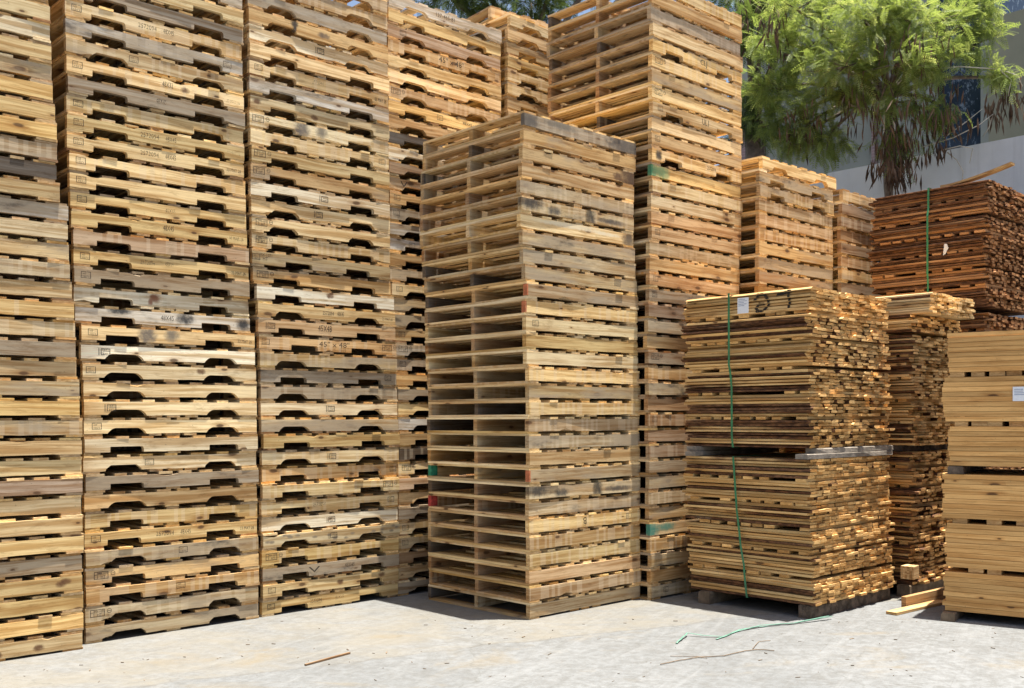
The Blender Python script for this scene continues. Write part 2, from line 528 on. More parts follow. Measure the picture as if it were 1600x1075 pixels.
def stringer_mesh(kind, mat=None, i=0):
    mb = MB()
    st = notch_profile(kind, random.uniform(-.012, .012))
    off = rng.uniform(0, 60, 2)
    tint = random.random()
    ph = rng.uniform(0, 6, 4)
    def wob(x, a):
        return .0013 * math.sin(x * 9 + ph[a]) + .0007 * math.sin(x * 31 + ph[a + 1]) + random.uniform(-.0007, .0007)
    rows = []
    chips = [(random.uniform(.05, 1.15), random.uniform(.03, .10), random.uniform(.006, .022), random.random() < .6) for _ in range(random.choice((0, 0, 0, 1, 1)))]
    for x, c in st:
        ct = max([d_ * max(0, 1 - abs(x - a_) / w_) for a_, w_, d_, t_ in chips if t_] or [0])
        cb = max([d_ * max(0, 1 - abs(x - a_) / w_) for a_, w_, d_, t_ in chips if not t_] or [0]) * (c == 0)
        z0, z1 = DT + c + (wob(x, 0) if c == 0 else 0), DT + SH + wob(x, 2) * .6
        yw = .0013 * math.sin(x * 6 + ph[1])
        rows.append(((x, yw, z0 + cb), (x, yw, z1 - ct), (x, SW + yw, z1), (x, SW + yw, z0)))
    inf = (tint, 0.0)
    for a, b in zip(rows, rows[1:]):
        for p, q in ((0, 1), (1, 2), (2, 3), (3, 0)):
            pts = [a[p], b[p], b[q], a[q]]
            if p in (0, 2):
                uvs = [(P[0] + off[0] + p, P[2] + off[1]) for P in pts]
            else:
                uvs = [(P[0] + off[0], P[1] + off[1] + 3) for P in pts]
            mb.face(pts, uvs, inf)
    for r_, o in ((rows[0], -1), (rows[-1], 1)):
        pts = list(r_) if o < 0 else list(r_)[::-1]
        mb.face(pts, [(P[1] + off[0], P[2] + off[1]) for P in pts], (tint, 1.0))
    return mb.mesh('stringer', mat or WOOD)

def deck_mesh(top):
    mb = MB()
    x = 0.0
    if top:
        wd = [.12] + [random.choice((.078, .084, .09, .095)) for _ in range(random.choice((5, 5, 6)))] + [.13]
    else:
        wd = [random.uniform(.095, .13)] + [random.choice((.085, .09, .10)) for _ in range(random.choice((1, 1, 2, 2, 3)))] + [random.uniform(.095, .13)]
    gap = (PL - sum(wd)) / (len(wd) - 1)
    z0 = DT + SH if top else 0.0
    for i, wv in enumerate(wd):
        if not top and 0 < i < len(wd) - 1:
            x = PL / 2 - (len(wd) - 2) * .06 + (i - 1) * .125
        if not top and i == len(wd) - 1:
            x = PL - wv
        g = x + (random.uniform(-.012, .012) if 0 < i < len(wd) - 1 else random.uniform(-.006, .006))
        t = DT - random.uniform(0, .0012)
        za, zb = (z0, z0 + t) if top else (z0 + DT - t, z0 + DT)
        a_ = random.uniform(-.006, -.001) if random.random() < .06 else random.uniform(.001, .014)
        if i in (0, len(wd) - 1):
            a_ = random.uniform(-.001, .004)
        mb.box((g, a_, za), (g + wv, PW + random.uniform(-.008, .004), zb), 1, random.random(), jit=.0022)
        x += wv + gap
    return mb.mesh('top_deck' if top else 'bottom_deck', WOOD)

STR = {k: [stringer_mesh(k) for _ in range(n)] for k, n in (('none', 14), ('square', 14), ('arc', 8), ('trap', 6), ('inner', 4))}
TOPD = [deck_mesh(True) for _ in range(14)]
BOTD = [deck_mesh(False) for _ in range(12)]

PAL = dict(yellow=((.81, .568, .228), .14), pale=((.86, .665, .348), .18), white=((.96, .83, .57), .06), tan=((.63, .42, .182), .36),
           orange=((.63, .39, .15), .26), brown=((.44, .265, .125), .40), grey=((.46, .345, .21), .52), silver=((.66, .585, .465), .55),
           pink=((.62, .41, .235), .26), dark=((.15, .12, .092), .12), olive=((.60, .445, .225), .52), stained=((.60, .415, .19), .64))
LOOK = dict(yellow='yellow wooden', pale='pale wooden', white='whitish wooden', tan='tan wooden', orange='orange-brown wooden', brown='brown wooden',
            grey='weathered grey wooden', silver='silvery grey wooden', pink='pinkish brown wooden', dark='dark grey wooden', olive='greyish tan wooden', stained='dark-stained wooden')
ORD1 = 'zeroth first second third fourth fifth sixth seventh eighth ninth tenth eleventh twelfth thirteenth fourteenth fifteenth sixteenth seventeenth eighteenth nineteenth'.split()
def ordinal(n):
    if n < 20:
        return ORD1[n]
    t, u = divmod(n, 10)
    tens = {2: 'twenty', 3: 'thirty', 4: 'forty'}[t]
    return tens + '-' + ORD1[u] if u else {2: 'twentieth', 3: 'thirtieth', 4: 'fortieth'}[t]

def pcol(key, amp=.13):
    (r, g, b), a = PAL[key]
    v = 1 + random.uniform(-amp, amp)
    s = random.uniform(-.04, .04)
    return (r * v * (1 + s), g * v, b * v * (1 - 2 * s), max(0, min(1, a + random.uniform(-.08, .10))))

# ---- writing stamped on the stringers
_txt = {}
def text_arrays(s):
    if s not in _txt:
        cu = bpy.data.curves.new('lettering', 'FONT')
        cu.body = s
        cu.size = 1.0
        cu.resolution_u = 2
        cu.align_x = 'LEFT'
        ob = bpy.data.objects.new('lettering', cu)
        col.objects.link(ob)
        bpy.context.view_layer.update()
        me = bpy.data.meshes.new_from_object(ob.evaluated_get(bpy.context.evaluated_depsgraph_get()))
        v = np.array([tuple(x.co) for x in me.vertices])
        f = [tuple(p.vertices) for p in me.polygons]
        bpy.data.objects.remove(ob)
        bpy.data.curves.remove(cu)
        bpy.data.meshes.remove(me)
        v[:, 0] -= v[:, 0].min()
        _txt[s] = (v, f)
    return _txt[s]
class Ink:
    def __init__(self):
        self.v, self.f = [], []
    def text(self, s, x, z, h, width=None, turn=False):
        v, f = text_arrays(s)
        sx = h / .72
        kx = sx if width is None else width / max(v[:, 0].max(), 1e-6)
        n = len(self.v)
        for p in v:
            a, b = p[0] * kx, p[1] * sx
            if turn:
                a, b = width - a, h - b
            self.v.append((x + a, -.0024, z + b))
        self.f += [tuple(i + n for i in q) for q in f]
    def rect(self, x0, z0, x1, z1):
        n = len(self.v)
        self.v += [(x0, -.0024, z0), (x1, -.0024, z0), (x1, -.0024, z1), (x0, -.0024, z1)]
        self.f.append((n, n + 1, n + 2, n + 3))
    def frame(self, x0, z0, x1, z1, t=.0036):
        self.rect(x0, z0, x1, z0 + t)
        self.rect(x0, z1 - t, x1, z1)
        self.rect(x0, z0 + t, x0 + t, z1 - t)
        self.rect(x1 - t, z0 + t, x1, z1 - t)
    def ring(self, cx, cz, r, t=.003):
        for k in range(14):
            a, b = 2 * math.pi * k / 14, 2 * math.pi * (k + 1) / 14
            n = len(self.v)
            for q, rr in ((a, r), (b, r), (b, r - t), (a, r - t)):
                self.v.append((cx + rr * math.cos(q), -.0024, cz + rr * math.sin(q)))
            self.f.append((n, n + 1, n + 2, n + 3))
    def build(self, parent, alpha):
        me = bpy.data.meshes.new('stamp')
        me.from_pydata(self.v, [], self.f)
        me.materials.append(INK)
        o = link('stamp', me, parent)
        o.color = (1, 1, 1, alpha)
def stamp_ht(ink, x, z=.045):
    ink.frame(x, z, x + .092, z + .048)
    ink.rect(x + .022, z + .003, x + .0245, z + .045)
    ink.text('MX-1071', x + .027, z + .027, .015, .061)
    ink.text('HT', x + .044, z + .005, .018, .030)
    ink.text('IPPC', x + .004, z + .022, .009, .016)
    ink.ring(x + .122, z + .032, .015)
    ink.rect(x + .112, z + .031, x + .132, z + .034)
def stamp_small(ink, x, z=.045):
    ink.frame(x, z, x + .062, z + .042)
    ink.text('HT', x + .012, z + .022, .013, .022)
    ink.text('1071', x + .012, z + .006, .011, .038)
def stamp_fork(ink, x, z=.04):
    ink.rect(x, z, x + .0045, z + .047)
    ink.frame(x + .014, z + .002, x + .075, z + .045, .0045)
    ink.rect(x + .03, z + .026, x + .07, z + .0285)
    ink.text('1071', x + .026, z + .031, .010, .036)
    ink.text('HT', x + .03, z + .004, .014, .03)
def stamps(spec, parent):
    for item in spec:
        k = item[0]
        ink = Ink()
        a = .62
        if k == 'ht':
            stamp_ht(ink, item[1] if len(item) > 1 else .035)
            a = .80
        elif k == 'small':
            stamp_small(ink, item[1] if len(item) > 1 else .04)
            a = .72
        elif k == 'fork':
            stamp_fork(ink, item[1] if len(item) > 1 else .55)
            a = .80
        else:
            s, x, h, wd, a = item[1:6]
            ink.text(s, x, item[6] if len(item) > 6 else .052, h, wd, k == 'turned')
        ink.build(parent, min(1, a + .12))
ID48 = [('t', '2572094', .47, .030, .125, .62), ('t', '48X45', .64, .032, .075, .66)]
DATE = [('t', '23 MAY 26', 1.085, .024, .11, .68, .045)]

def ends_paint(parent, where, mat):
    """Paint on the sawn end of a stringer (x = 0 end)."""
    y = {'front': 0.0, 'mid': (PW - SW) / 2, 'back': PW - SW}[where]
    mb = MB()
    mb.box((-.0016, y + .001, DT + .003), (.0, y + SW - .001, DT + SH - .003), 0, .5)
    mb.box((.0, y - .0012, DT + .004), (.012 + .05 * (where == 'back'), y - .0002, DT + SH - .004), 0, .5)
    mb.build('end_paint', mat, parent)

def pallet(label, group, loc, rz, kind, look, zs=1.0, marks=(), mat=None, paint=(), tilt=0.0):
    e = empty('pallet', loc, rz)
    e.scale = (1, 1, zs)
    e.rotation_euler = (random.uniform(-.0015, .0015), random.uniform(-.0018, .0018), rz)
    tag(e, label, 'pallet', group)
    td = link('top_deck', random.choice(TOPD), e)
    bd = link('bottom_deck', random.choice(BOTD), e)
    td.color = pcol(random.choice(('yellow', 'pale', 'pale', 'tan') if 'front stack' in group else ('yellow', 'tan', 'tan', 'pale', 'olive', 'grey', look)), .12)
    bd.color = pcol(random.choice(('yellow', 'pale', 'tan') if 'front stack' in group else ('yellow', 'tan', 'tan', 'olive', 'brown', look)), .12)  # outside the front stack, browner deck mix paints in some cavity shade
    me = random.choice(STR[kind])
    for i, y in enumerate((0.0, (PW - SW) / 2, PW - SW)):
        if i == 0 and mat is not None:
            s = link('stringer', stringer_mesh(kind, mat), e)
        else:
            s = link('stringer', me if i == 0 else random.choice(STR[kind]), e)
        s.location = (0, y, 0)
        s.color = pcol(look if i == 0 else random.choice((look, 'brown', 'tan', 'brown', 'olive', 'dark')))  # inner stringers vary in tone, skewed dark to paint shade into the cavities
    stamps(marks, e)
    for wh, pm in paint:
        ends_paint(e, wh, pm)
    return e

def interp(knots, z):
    zs, ds = zip(*knots)
    return float(np.interp(z, zs, ds))

def stack(where, n, r0, l0, pitch, knots, default, special, kinds, htp=0.0, jit=.007, count_from='ground', back=None):
    """One stack of loose pallets: every pallet a thing of its own."""
    z = 0.0
    for i in range(1, n + 1):
        p = pitch(i) if callable(pitch) else pitch
        sp = special.get(i, {})
        look = sp.get('look') or random.choice(default)
        kind = sp.get('kind') or (kinds(i) if callable(kinds) else random.choice(kinds))
        dr = interp(knots, z) + random.uniform(-jit, jit) + sp.get('dr', 0)
        dl = (interp(back, z) if back else 0) + random.uniform(-jit, jit) + sp.get('dl', 0)
        marks = sp.get('marks')
        if marks is None:
            marks = []
            if random.random() < htp:
                marks = [random.choice((('ht',), ('small',), ('small',)))]
        pos = ordinal(i) + ' from the ground in ' + where
        lab = sp.get('desc', LOOK[look]) + ' pallet, ' + pos
        pallet(lab, 'pallets in ' + where, yard(r0 + dr, l0 + dl, z), TH + random.uniform(-.006, .006) + sp.get('rz', 0), kind, look, p / PH, marks, sp.get('mat'), sp.get('paint', ()))
        z += p
    return z

def S(look, desc=None, **kw):
    d = dict(look=look, **kw)
    if desc:
        d['desc'] = desc
    return d
HT, SM, FK = [('ht',)], [('small',)], [('fork',)]

# A: leftmost, cut by the frame edge, stringers without notches
stack('the leftmost stack', 40, 1.19, 6.462, .120,
      [(0, 0), (1.2, 0), (2.1, -.052), (2.45, -.077), (2.66, -.08), (2.78, -.136), (3.95, -.187), (4.4, -.2)],
      ['yellow', 'pale', 'tan', 'olive', 'pale', 'grey'],
      {1: S('yellow', 'yellow knotted', mat=knots((.72, .04), (.96, .05))), 2: S('yellow'), 3: S('yellow'), 4: S('yellow', 'yellow large-knotted', mat=knots((1.09, .06), (1.12, .075))), 5: S('grey'), 6: S('yellow'), 7: S('yellow'),
       8: S('yellow'), 9: S('pink', 'pinkish barred'), 10: S('yellow'), 11: S('tan'), 12: S('tan'), 13: S('yellow'), 14: S('olive'), 15: S('tan'), 16: S('grey'), 17: S('yellow'), 18: S('yellow'),
       19: S('yellow'), 20: S('olive'), 21: S('olive'), 22: S('pale'), 23: S('silver', 'silvery grey'), 24: S('olive'), 25: S('dark', 'near-black'), 26: S('grey'), 27: S('yellow'), 28: S('yellow'), 29: S('yellow'),
       30: S('stained', 'sooty'), 31: S('yellow'), 32: S('pale'), 33: S('pale'), 34: S('grey')},
      ['none'])
# B: second from the left, notched stringers, most of them stamped
spB = {1: S('olive', kind='trap', marks=[]), 2: S('olive', marks=[('ht', .03)]), 3: S('tan', marks=[('small', .60)]), 4: S('tan', 'tan heat-treatment stamped', marks=[('ht', .05)]),
       5: S('olive', marks=[('small', .62)]), 6: S('yellow', 'yellow dated', marks=ID48 + DATE + SM), 7: S('yellow', marks=[]), 8: S('tan', kind='arc', marks=[]), 9: S('grey', marks=[]),
       10: S('pale', kind='trap', marks=[('small', .4)]), 11: S('pale', marks=[]), 12: S('pale', kind='arc', marks=[('small', .05)]), 13: S('pale', kind='arc', marks=[('fork', .13)]), 14: S('pale', kind='arc', marks=[]),
       15: S('pale', 'pale knotted', kind='arc', marks=[('small', .02)], mat=knots((.80, .075))), 16: S('white', kind='arc', marks=[('fork', .11)]), 17: S('yellow', 'dark-patched yellow', marks=DATE + SM, mat=WOOD_PATCH),
       18: S('silver', 'silvery grey black-blotched', mat=WOOD_SPRAY, marks=[('t', '48X45', .56, .034, .09, .7)]), 19: S('white', 'whitish resin-streaked', mat=WOOD_ROSIN, marks=[]),
       20: S('grey', 'grey wavy-grained', marks=SM), 21: S('yellow', 'yellow dated', marks=[('t', '2572094', .43, .03, .10, .5), ('t', '48X45', .60, .03, .06, .5)] + DATE + SM), 22: S('pink', marks=[]),
       23: S('yellow', marks=[('t', '48X45', .60, .036, .075, .75), ('t', 'VI MAR 26', 1.08, .024, .11, .6, .045)]), 24: S('yellow', marks=[('t', '48X45', .62, .03, .07, .5)] + SM), 25: S('yellow', marks=SM),
       26: S('yellow', marks=SM), 27: S('yellow', 'yellow dated', marks=ID48 + DATE + SM), 28: S('yellow', 'yellow number-stamped', marks=ID48 + SM + [('t', '23 MAY 26', 1.085, .022, .10, .45, .045)]), 29: S('yellow', marks=SM),
       30: S('grey', marks=[('t', '48X45', .57, .034, .07, .5)]), 31: S('yellow', 'yellow knotted', marks=[('t', '48X32', .62, .036, .075, .75), ('small', .035)] + [('t', '23 MAY 26', 1.085, .022, .10, .5, .045)], mat=knots((.78, .058))),
       32: S('olive', 'mottled grey', marks=[('small', .40)], kind='trap'), 33: S('silver', marks=[('small', 1.07)]), 34: S('yellow', 'yellow number-stamped', marks=ID48 + SM), 35: S('grey'), 36: S('pale'), 37: S('silver')}
stack('the second stack from the left', 42, 2.47, 6.58, .120,
      [(0, 0), (1.25, -.006), (1.94, -.022), (2.02, -.053), (2.66, -.078), (3.2, -.10), (4.5, -.102)], ['yellow', 'pale', 'tan', 'olive'], spB, ['square', 'square', 'square', 'trap'])
# C: third from the left
spC = {1: S('yellow', marks=SM + [('t', '2572094', .40, .028, .10, .6), ('t', '48X45', .62, .028, .08, .5)]), 2: S('yellow', 'yellow dark-knotted', marks=SM, mat=knots((.66, .062), (1.05, .08))), 3: S('grey', 'grey V-marked', marks=[('t', 'V', .38, .045, .10, .75, .04), ('t', '48X45', .70, .032, .09, .6)]),
       4: S('yellow', 'splintered yellow', marks=[('ht', .03)]), 5: S('pale', 'pale speckled', marks=FK, mat=WOOD_SPECK), 6: S('white', kind='arc', marks=FK), 7: S('yellow', marks=[('t', '2572094', .43, .03, .11, .5), ('small', 1.12)]),
       8: S('pale', marks=[('ht', 1.06)]), 9: S('orange', marks=[('small', 1.14)]), 10: S('pale', 'pale scratched', kind='arc', marks=FK), 11: S('yellow', marks=[]), 12: S('olive', kind='arc', marks=[]),
       13: S('pale', kind='arc', marks=FK), 14: S('grey', kind='arc', marks=[]), 15: S('grey', marks=[('small', 1.1)]), 16: S('olive', kind='arc', marks=[]),
       17: S('orange', 'orange-tan stencilled', kind='inner', marks=[('t', '45" x 48"', .50, .040, .27, .95, .052), ('small', .02), ('ht', 1.08)]), 18: S('orange', 'orange-tan number-stamped', marks=[('t', '45X48', .50, .048, .12, .85, .046), ('fork', .06)]),
       19: S('yellow', marks=[('t', '2572094', .54, .03, .10, .7), ('t', '48X45', .67, .034, .06, .75), ('t', '23 MAY 26', 1.09, .024, .10, .65, .045)]), 20: S('white', 'whitish dark-knotted', marks=[], mat=knots((.62, .078))),
       21: S('tan', marks=[('ht', .03)]), 22: S('olive', kind='inner', marks=[('t', 'MX-1071', .06, .02, .10, .9, .075), ('t', 'HT', .085, .026, .04, .95, .045), ('small', .0)]), 23: S('yellow', marks=[('ht', .03)]), 24: S('yellow', marks=[('ht', .03)]),
       25: S('pale', marks=[('fork', .52)]), 26: S('white', marks=[('fork', .57)]), 27: S('tan', marks=[('ht', .02)]), 28: S('pale', marks=[('ht', .02)]), 29: S('pale', 'mottled pale', marks=[('small', 1.12)]), 30: S('pale', 'dark-patched pale', marks=[('ht', .02)], mat=WOOD_PATCH),
       31: S('yellow', 'yellow two-knotted', marks=[], mat=knots((.05, .07), (.53, .045))), 32: S('silver', marks=[]), 33: S('yellow', 'yellow dated', marks=SM + [('t', '2572094', .52, .028, .10, .45), ('t', '05 MAY 26', 1.09, .03, .11, .75, .042)]), 34: S('yellow', marks=[]),
       35: S('white', kind='arc', marks=FK), 36: S('tan', 'dark-dripped tan', kind='trap', marks=[], mat=WOOD_DRIP), 37: S('silver', kind='trap', marks=[]), 38: S('tan', kind='arc', marks=[]), 39: S('tan', kind='trap', marks=[])}
stack('the third stack from the left', 39, 3.725, 6.59, lambda i: .120 if i <= 20 else .1235,
      [(0, 0), (1.2, .01), (1.9, -.015), (2.35, -.04), (2.42, -.065), (3.2, -.075), (4.8, -.09)], ['yellow', 'pale', 'tan', 'olive'], spC, ['square', 'square', 'square', 'trap'])
# D: fourth, mostly behind the front stack
spD = {40: S('silver', 'silvery grey number-stamped', kind='arc', marks=[('t', '137-465-81', .48, .032, .20, .8, .052)]), 39: S('yellow', marks=[]), 38: S('pink', 'purplish grey', marks=[('small', .12)]),
       37: S('orange', 'orange-brown stencilled', marks=[('t', '45" x 48"', .52, .045, .27, .95, .045)]), 36: S('yellow', marks=[]), 35: S('yellow', kind='arc', marks=[]), 34: S('orange', marks=[('ht', .03)]),
       33: S('yellow', marks=[('t', '48X45 : HT800', .78, .022, .25, .9, .06), ('small', .5)]), 32: S('orange', kind='trap', marks=[]), 31: S('dark', 'blackened', marks=[]), 30: S('white', marks=[]), 29: S('brown', marks=[]),
       28: S('tan', marks=[('t', 'V', .12, .05, .07, .8, .04)]), 25: S('silver', marks=[]), 24: S('silver', marks=[('small', .2)]), 23: S('orange'), 22: S('grey'), 17: S('silver'), 12: S('silver'), 10: S('dark', 'sooty black', marks=[]), 8: S('pink'), 6: S('grey'), 3: S('brown', marks=[]), 2: S('tan', 'green-ended tan', kind='arc', paint=[('front', PAINT_GREEN)], marks=[]), 1: S('grey', kind='trap', marks=[])}
stack('the fourth stack from the left', 40, 4.95, 6.605, lambda i: .120 if i <= 19 else .1215,
      [(0, 0), (1.2, .018), (2.2, -.028), (2.6, -.07), (4.3, -.085), (4.9, -.05)], ['tan', 'olive', 'yellow', 'grey', 'orange'], spD, ['square', 'square', 'trap', 'arc'], htp=.4)
# D2: fifth, seen above the front stack
stack('the fifth stack from the left', 42, 6.20, 6.60, .1222, [(0, 0), (2.2, -.02), (4.8, -.03), (4.95, .02)], ['yellow', 'tan', 'yellow'],
      {42: S('tan', 'topmost skewed tan', kind='trap', dl=.22, dr=-.06, rz=-.12, marks=[])}, ['square', 'square', 'trap'], htp=.3)
# E: the front stack, open side to the left
spE = {1: S('olive', marks=[]), 2: S('orange', marks=[]), 3: S('orange', marks=[]), 4: S('yellow', marks=[]), 5: S('tan', marks=[]), 6: S('yellow', 'B-marked yellow', marks=[('turned', 'B', .56, .055, .035, .95, .035), ('small', 1.05)]),
       7: S('olive', 'red-ended greyish', paint=[('back', PAINT_RED)], marks=[]), 8: S('olive', 'smoke-stained', mat=WOOD_MOULD, marks=[]), 9: S('olive', 'orange and green-ended', paint=[('front', PAINT_ORANGE), ('back', PAINT_GREEN)], marks=[]), 10: S('tan', marks=[]),
       11: S('olive', marks=[]), 12: S('tan', marks=[]), 13: S('yellow', marks=[]), 14: S('olive', marks=[]), 15: S('yellow', marks=[]), 16: S('pale', 'pale barred', marks=[]), 17: S('yellow', marks=[]),
       18: S('pale', marks=[('small', .06)]), 19: S('yellow', 'yellow orange-ended', paint=[('front', PAINT_ORANGE)], marks=[]), 20: S('tan', 'tan orange-ended', paint=[('front', PAINT_ORANGE)], marks=[]), 21: S('olive', marks=[]), 22: S('olive', marks=[]), 23: S('olive', marks=[]),
       24: S('pale', 'bright-streaked', mat=WOOD_STREAK, marks=[]), 25: S('olive', 'black-stained', mat=WOOD_MOULD, marks=[]), 26: S('olive', marks=[]), 27: S('tan', marks=[]), 28: S('tan', 'dark-ended tan', mat=WOOD_DARKEND, marks=[]), 29: S('tan', 'splintered tan', marks=[]), 30: S('grey', 'topmost dark-ended grey', mat=WOOD_SOOT, marks=[])}
stack('the front stack', 30, 5.038, 5.175, .1198,
      [(0, 0), (1.6, -.006), (2.0, -.030), (2.3, -.028), (2.7, -.077), (3.0, -.082), (3.34, -.05), (3.6, -.036)], ['tan', 'yellow', 'olive'], spE, ['none'], jit=.005)
# F: the tall stack behind it
spF = {28: S('yellow', 'green-ended', mat=WOOD_GREEN, marks=[]), 29: S('yellow', 'black-dotted', mat=WOOD_DISC, kind='square', marks=[('t', '2572094', .72, .03, .12, .7)]), 5: S('tan', 'teal-ended', mat=WOOD_TEAL, marks=[]), 32: S('yellow', 'UL1-marked', kind='square', marks=[('t', 'UL1', .64, .05, .09, .95, .045), ('small', .06)]),
       36: S('yellow', 'notched swirl-grained', kind='square', marks=[('t', 'CLJ', .62, .045, .09, .8, .045)]), 38: S('grey', marks=[]), 39: S('tan', marks=[]), 40: S('yellow', marks=[]), 20: S('grey', 'grey twice-stamped', marks=[('small', .03), ('small', .9)]), 25: S('orange'), 1: S('olive', marks=[('small', .15)]),
       3: S('olive'), 6: S('tan'), 8: S('olive'), 9: S('grey'), 10: S('brown'), 12: S('brown'), 13: S('brown'), 14: S('olive')}
for i in range(20, 41):
    spF.setdefault(i, S(random.choice(('yellow', 'tan', 'pale', 'orange', 'olive'))))
stack('the tall open-sided stack behind', 40, 6.255, 5.07, .1225,
      [(0, 0), (1.7, -.03), (2.2, -.02), (2.7, 0), (3.2, .03), (4.6, .03), (4.9, .05)], ['olive', 'tan', 'brown', 'tan'], spF, ['none'], htp=.25)
# G and H: shorter stacks behind the lumber
spG = {30: S('yellow', 'topmost two-toned', kind='trap', marks=[], dr=.03), 29: S('stained', 'dark-stained notched', kind='square', marks=[]), 28: S('stained', 'black-stained notched', kind='square', marks=[]), 27: S('tan'), 26: S('orange'), 25: S('orange'), 24: S('tan'), 23: S('stained', 'mould-stained'), 22: S('brown')}
stack('the stack behind the slab bundles', 30, 7.50, 4.89, .1222, [(0, 0), (2.5, -.02), (3.4, .0), (3.6, .03)], ['tan', 'orange', 'brown'], spG, ['none'])
spH = {29: S('tan', 'topmost tan', kind='none'), 28: S('brown')}
stack('the lowest stack at the back', 29, 8.755, 4.82, .1225, [(0, 0), (3.2, -.02), (3.5, .02)], ['tan', 'brown', 'brown', 'olive'], spH, ['none'])

# ------------------------------------------------------------------ lumber bundles
def board(mb, x, y, z, L, wd, t, tint, slab=0.0, stations=2, yaw=0.0, tilt=0.0, wob=0.0):
    """A board running along +y from (x, y, z): x is its near left edge, wd its width, t its thickness."""
    off = rng.uniform(0, 60, 2)
    c1, c2 = random.uniform(.0, 1) * slab, random.uniform(.0, 1) * slab
    sec = [(0, 0), (wd, 0), (wd, t * (1 - .75 * c1)), (wd - wd * .28 * c1 - .002, t), (wd * .28 * c2 + .002, t), (0, t * (1 - .75 * c2))]
    per = [0]
    for a, b in zip(sec, sec[1:] + sec[:1]):
        per.append(per[-1] + math.hypot(a[0] - b[0], a[1] - b[1]))
    if random.random() < .5 and slab:
        sec = [(wd - a, t - b) for a, b in sec]
    rows = []
    for k in range(stations):
        s = k / (stations - 1)
        dx = random.uniform(-wob, wob)
        dz = random.uniform(-wob, wob) * .35
        rows.append([(x + a + dx + yaw * s * L, y + s * L, z + b + dz * (b > 0) + tilt * (a - wd / 2)) for a, b in sec])
    n = len(sec)
    for k in range(stations - 1):
        for i in range(n):
            j = (i + 1) % n
            pts = [rows[k][i], rows[k][j], rows[k + 1][j], rows[k + 1][i]]
            v0, v1 = per[i], per[i + 1]
            uvs = [(pts[0][1] + off[0], v0 + off[1]), (pts[1][1] + off[0], v1 + off[1]), (pts[2][1] + off[0], v1 + off[1]), (pts[3][1] + off[0], v0 + off[1])]
            mb.face(pts, uvs, (tint, 0.0))
    mb.face(rows[0][::-1], [(p[0] + off[0], p[2] + off[1]) for p in rows[0][::-1]], (tint, 1.0))
    mb.face(rows[-1], [(p[0] + off[0], p[2] + off[1]) for p in rows[-1]], (tint, 1.0))

def bundle(label, loc, rz, L, Wd, Ht, t, bw, bark, colr, slab=.7, groups=6, rough=.012, skew=0.0, group=None, ends_jit=.012, drift=None, name='lumber_bundle', spacer_cover=.62, max_parts=96, pale_top=0):
    """Boards run along local +y (length L); local x is the bundle's width; z up. Returns (root, face) where face[layer] = (z0, z1, x front)."""
    root = empty(name, loc, rz)
    tag(root, label, 'lumber', group)
    nl = max(8, int(round(Ht / (t * 1.04))))
    per = nl / groups
    z = 0.0
    face = []
    stuff = MB()
    parts = []
    spacers = []
    nxt = per
    for k in range(nl):
        is_sp = k >= nxt and k < nl - 2
        tt = t * random.uniform(.86, 1.12) if slab else t
        dx = (interp(drift, z) if drift else 0)
        if is_sp:
            nxt += per
            yy = random.uniform(.0, .05)
            while yy < L - .05:
                w2 = random.uniform(.07, .10)
                if random.random() < spacer_cover + .15:
                    mb = MB()
                    # a cross piece: built along x by swapping axes
                    mb.box((dx + random.uniform(-.012, .012), yy, z), (dx + Wd + random.uniform(-.01, .02), yy + w2, z + tt * .96), 0, random.uniform(.05, .4), jit=.003)
                    spacers.append(mb)
                yy += w2 + random.uniform(.012, .075)
            z += tt * 1.02
            continue
        lx = random.uniform(-rough, rough) * .6 + dx
        x = lx
        c = 0
        ly = random.uniform(-ends_jit, ends_jit)
        while x < Wd + dx - bw * .5:
            w2 = bw * (random.uniform(.93, 1.04) if slab else random.uniform(.98, 1.01))
            tb = random.uniform(.0, .5) if random.random() > bark else random.uniform(.62, 1.0)
            first = c == 0
            if k >= nl - pale_top:
                tb = random.uniform(.0, .38)
            mb = MB()
            args = (x + (random.uniform(-rough, rough) if first else 0), ly + random.uniform(-ends_jit, ends_jit) * 1.3, z, L + random.uniform(-ends_jit, ends_jit), w2,
                    tt * (random.uniform(.78, .98) if slab else .985), tb, slab)
            kw = dict(stations=7 if first else 2, yaw=random.uniform(-.004, .004), tilt=random.uniform(-.03, .03) if slab else 0, wob=.0035 if first and slab else (.001 if first else 0))
            if first:
                face.append((z, z + tt, args[0]))
            if c <= 1 or k == nl - 1:
                parts.append((c, args, kw))
            else:
                board(stuff, *args, **kw)
            x += w2 + (random.uniform(.0005, .006) if slab else .001)
            c += 1
        z += tt * 1.04
    parts.sort(key=lambda p: p[0])
    for i, (c, args, kw) in enumerate(parts):
        if i < max_parts:
            mb = MB()
            board(mb, *args, **kw)
            o = mb.build('board', LUMBER, root)
            k_ = random.uniform(.88, 1.1)
            o.color = (*[min(1, v * k_) for v in colr], random.uniform(.05, .25))
        else:
            board(stuff, *args, **kw)
    o = stuff.build('stacked_boards', LUMBER, root)
    o.color = (*colr, .16)
    o['kind'] = 'stuff'
    for mb in spacers[:96]:
        o = mb.build('spacer', LUMBER, root)
        k_ = random.uniform(.8, 1.05)
        o.color = (*[v * k_ for v in colr], random.uniform(.1, .3))
    return root, face, z

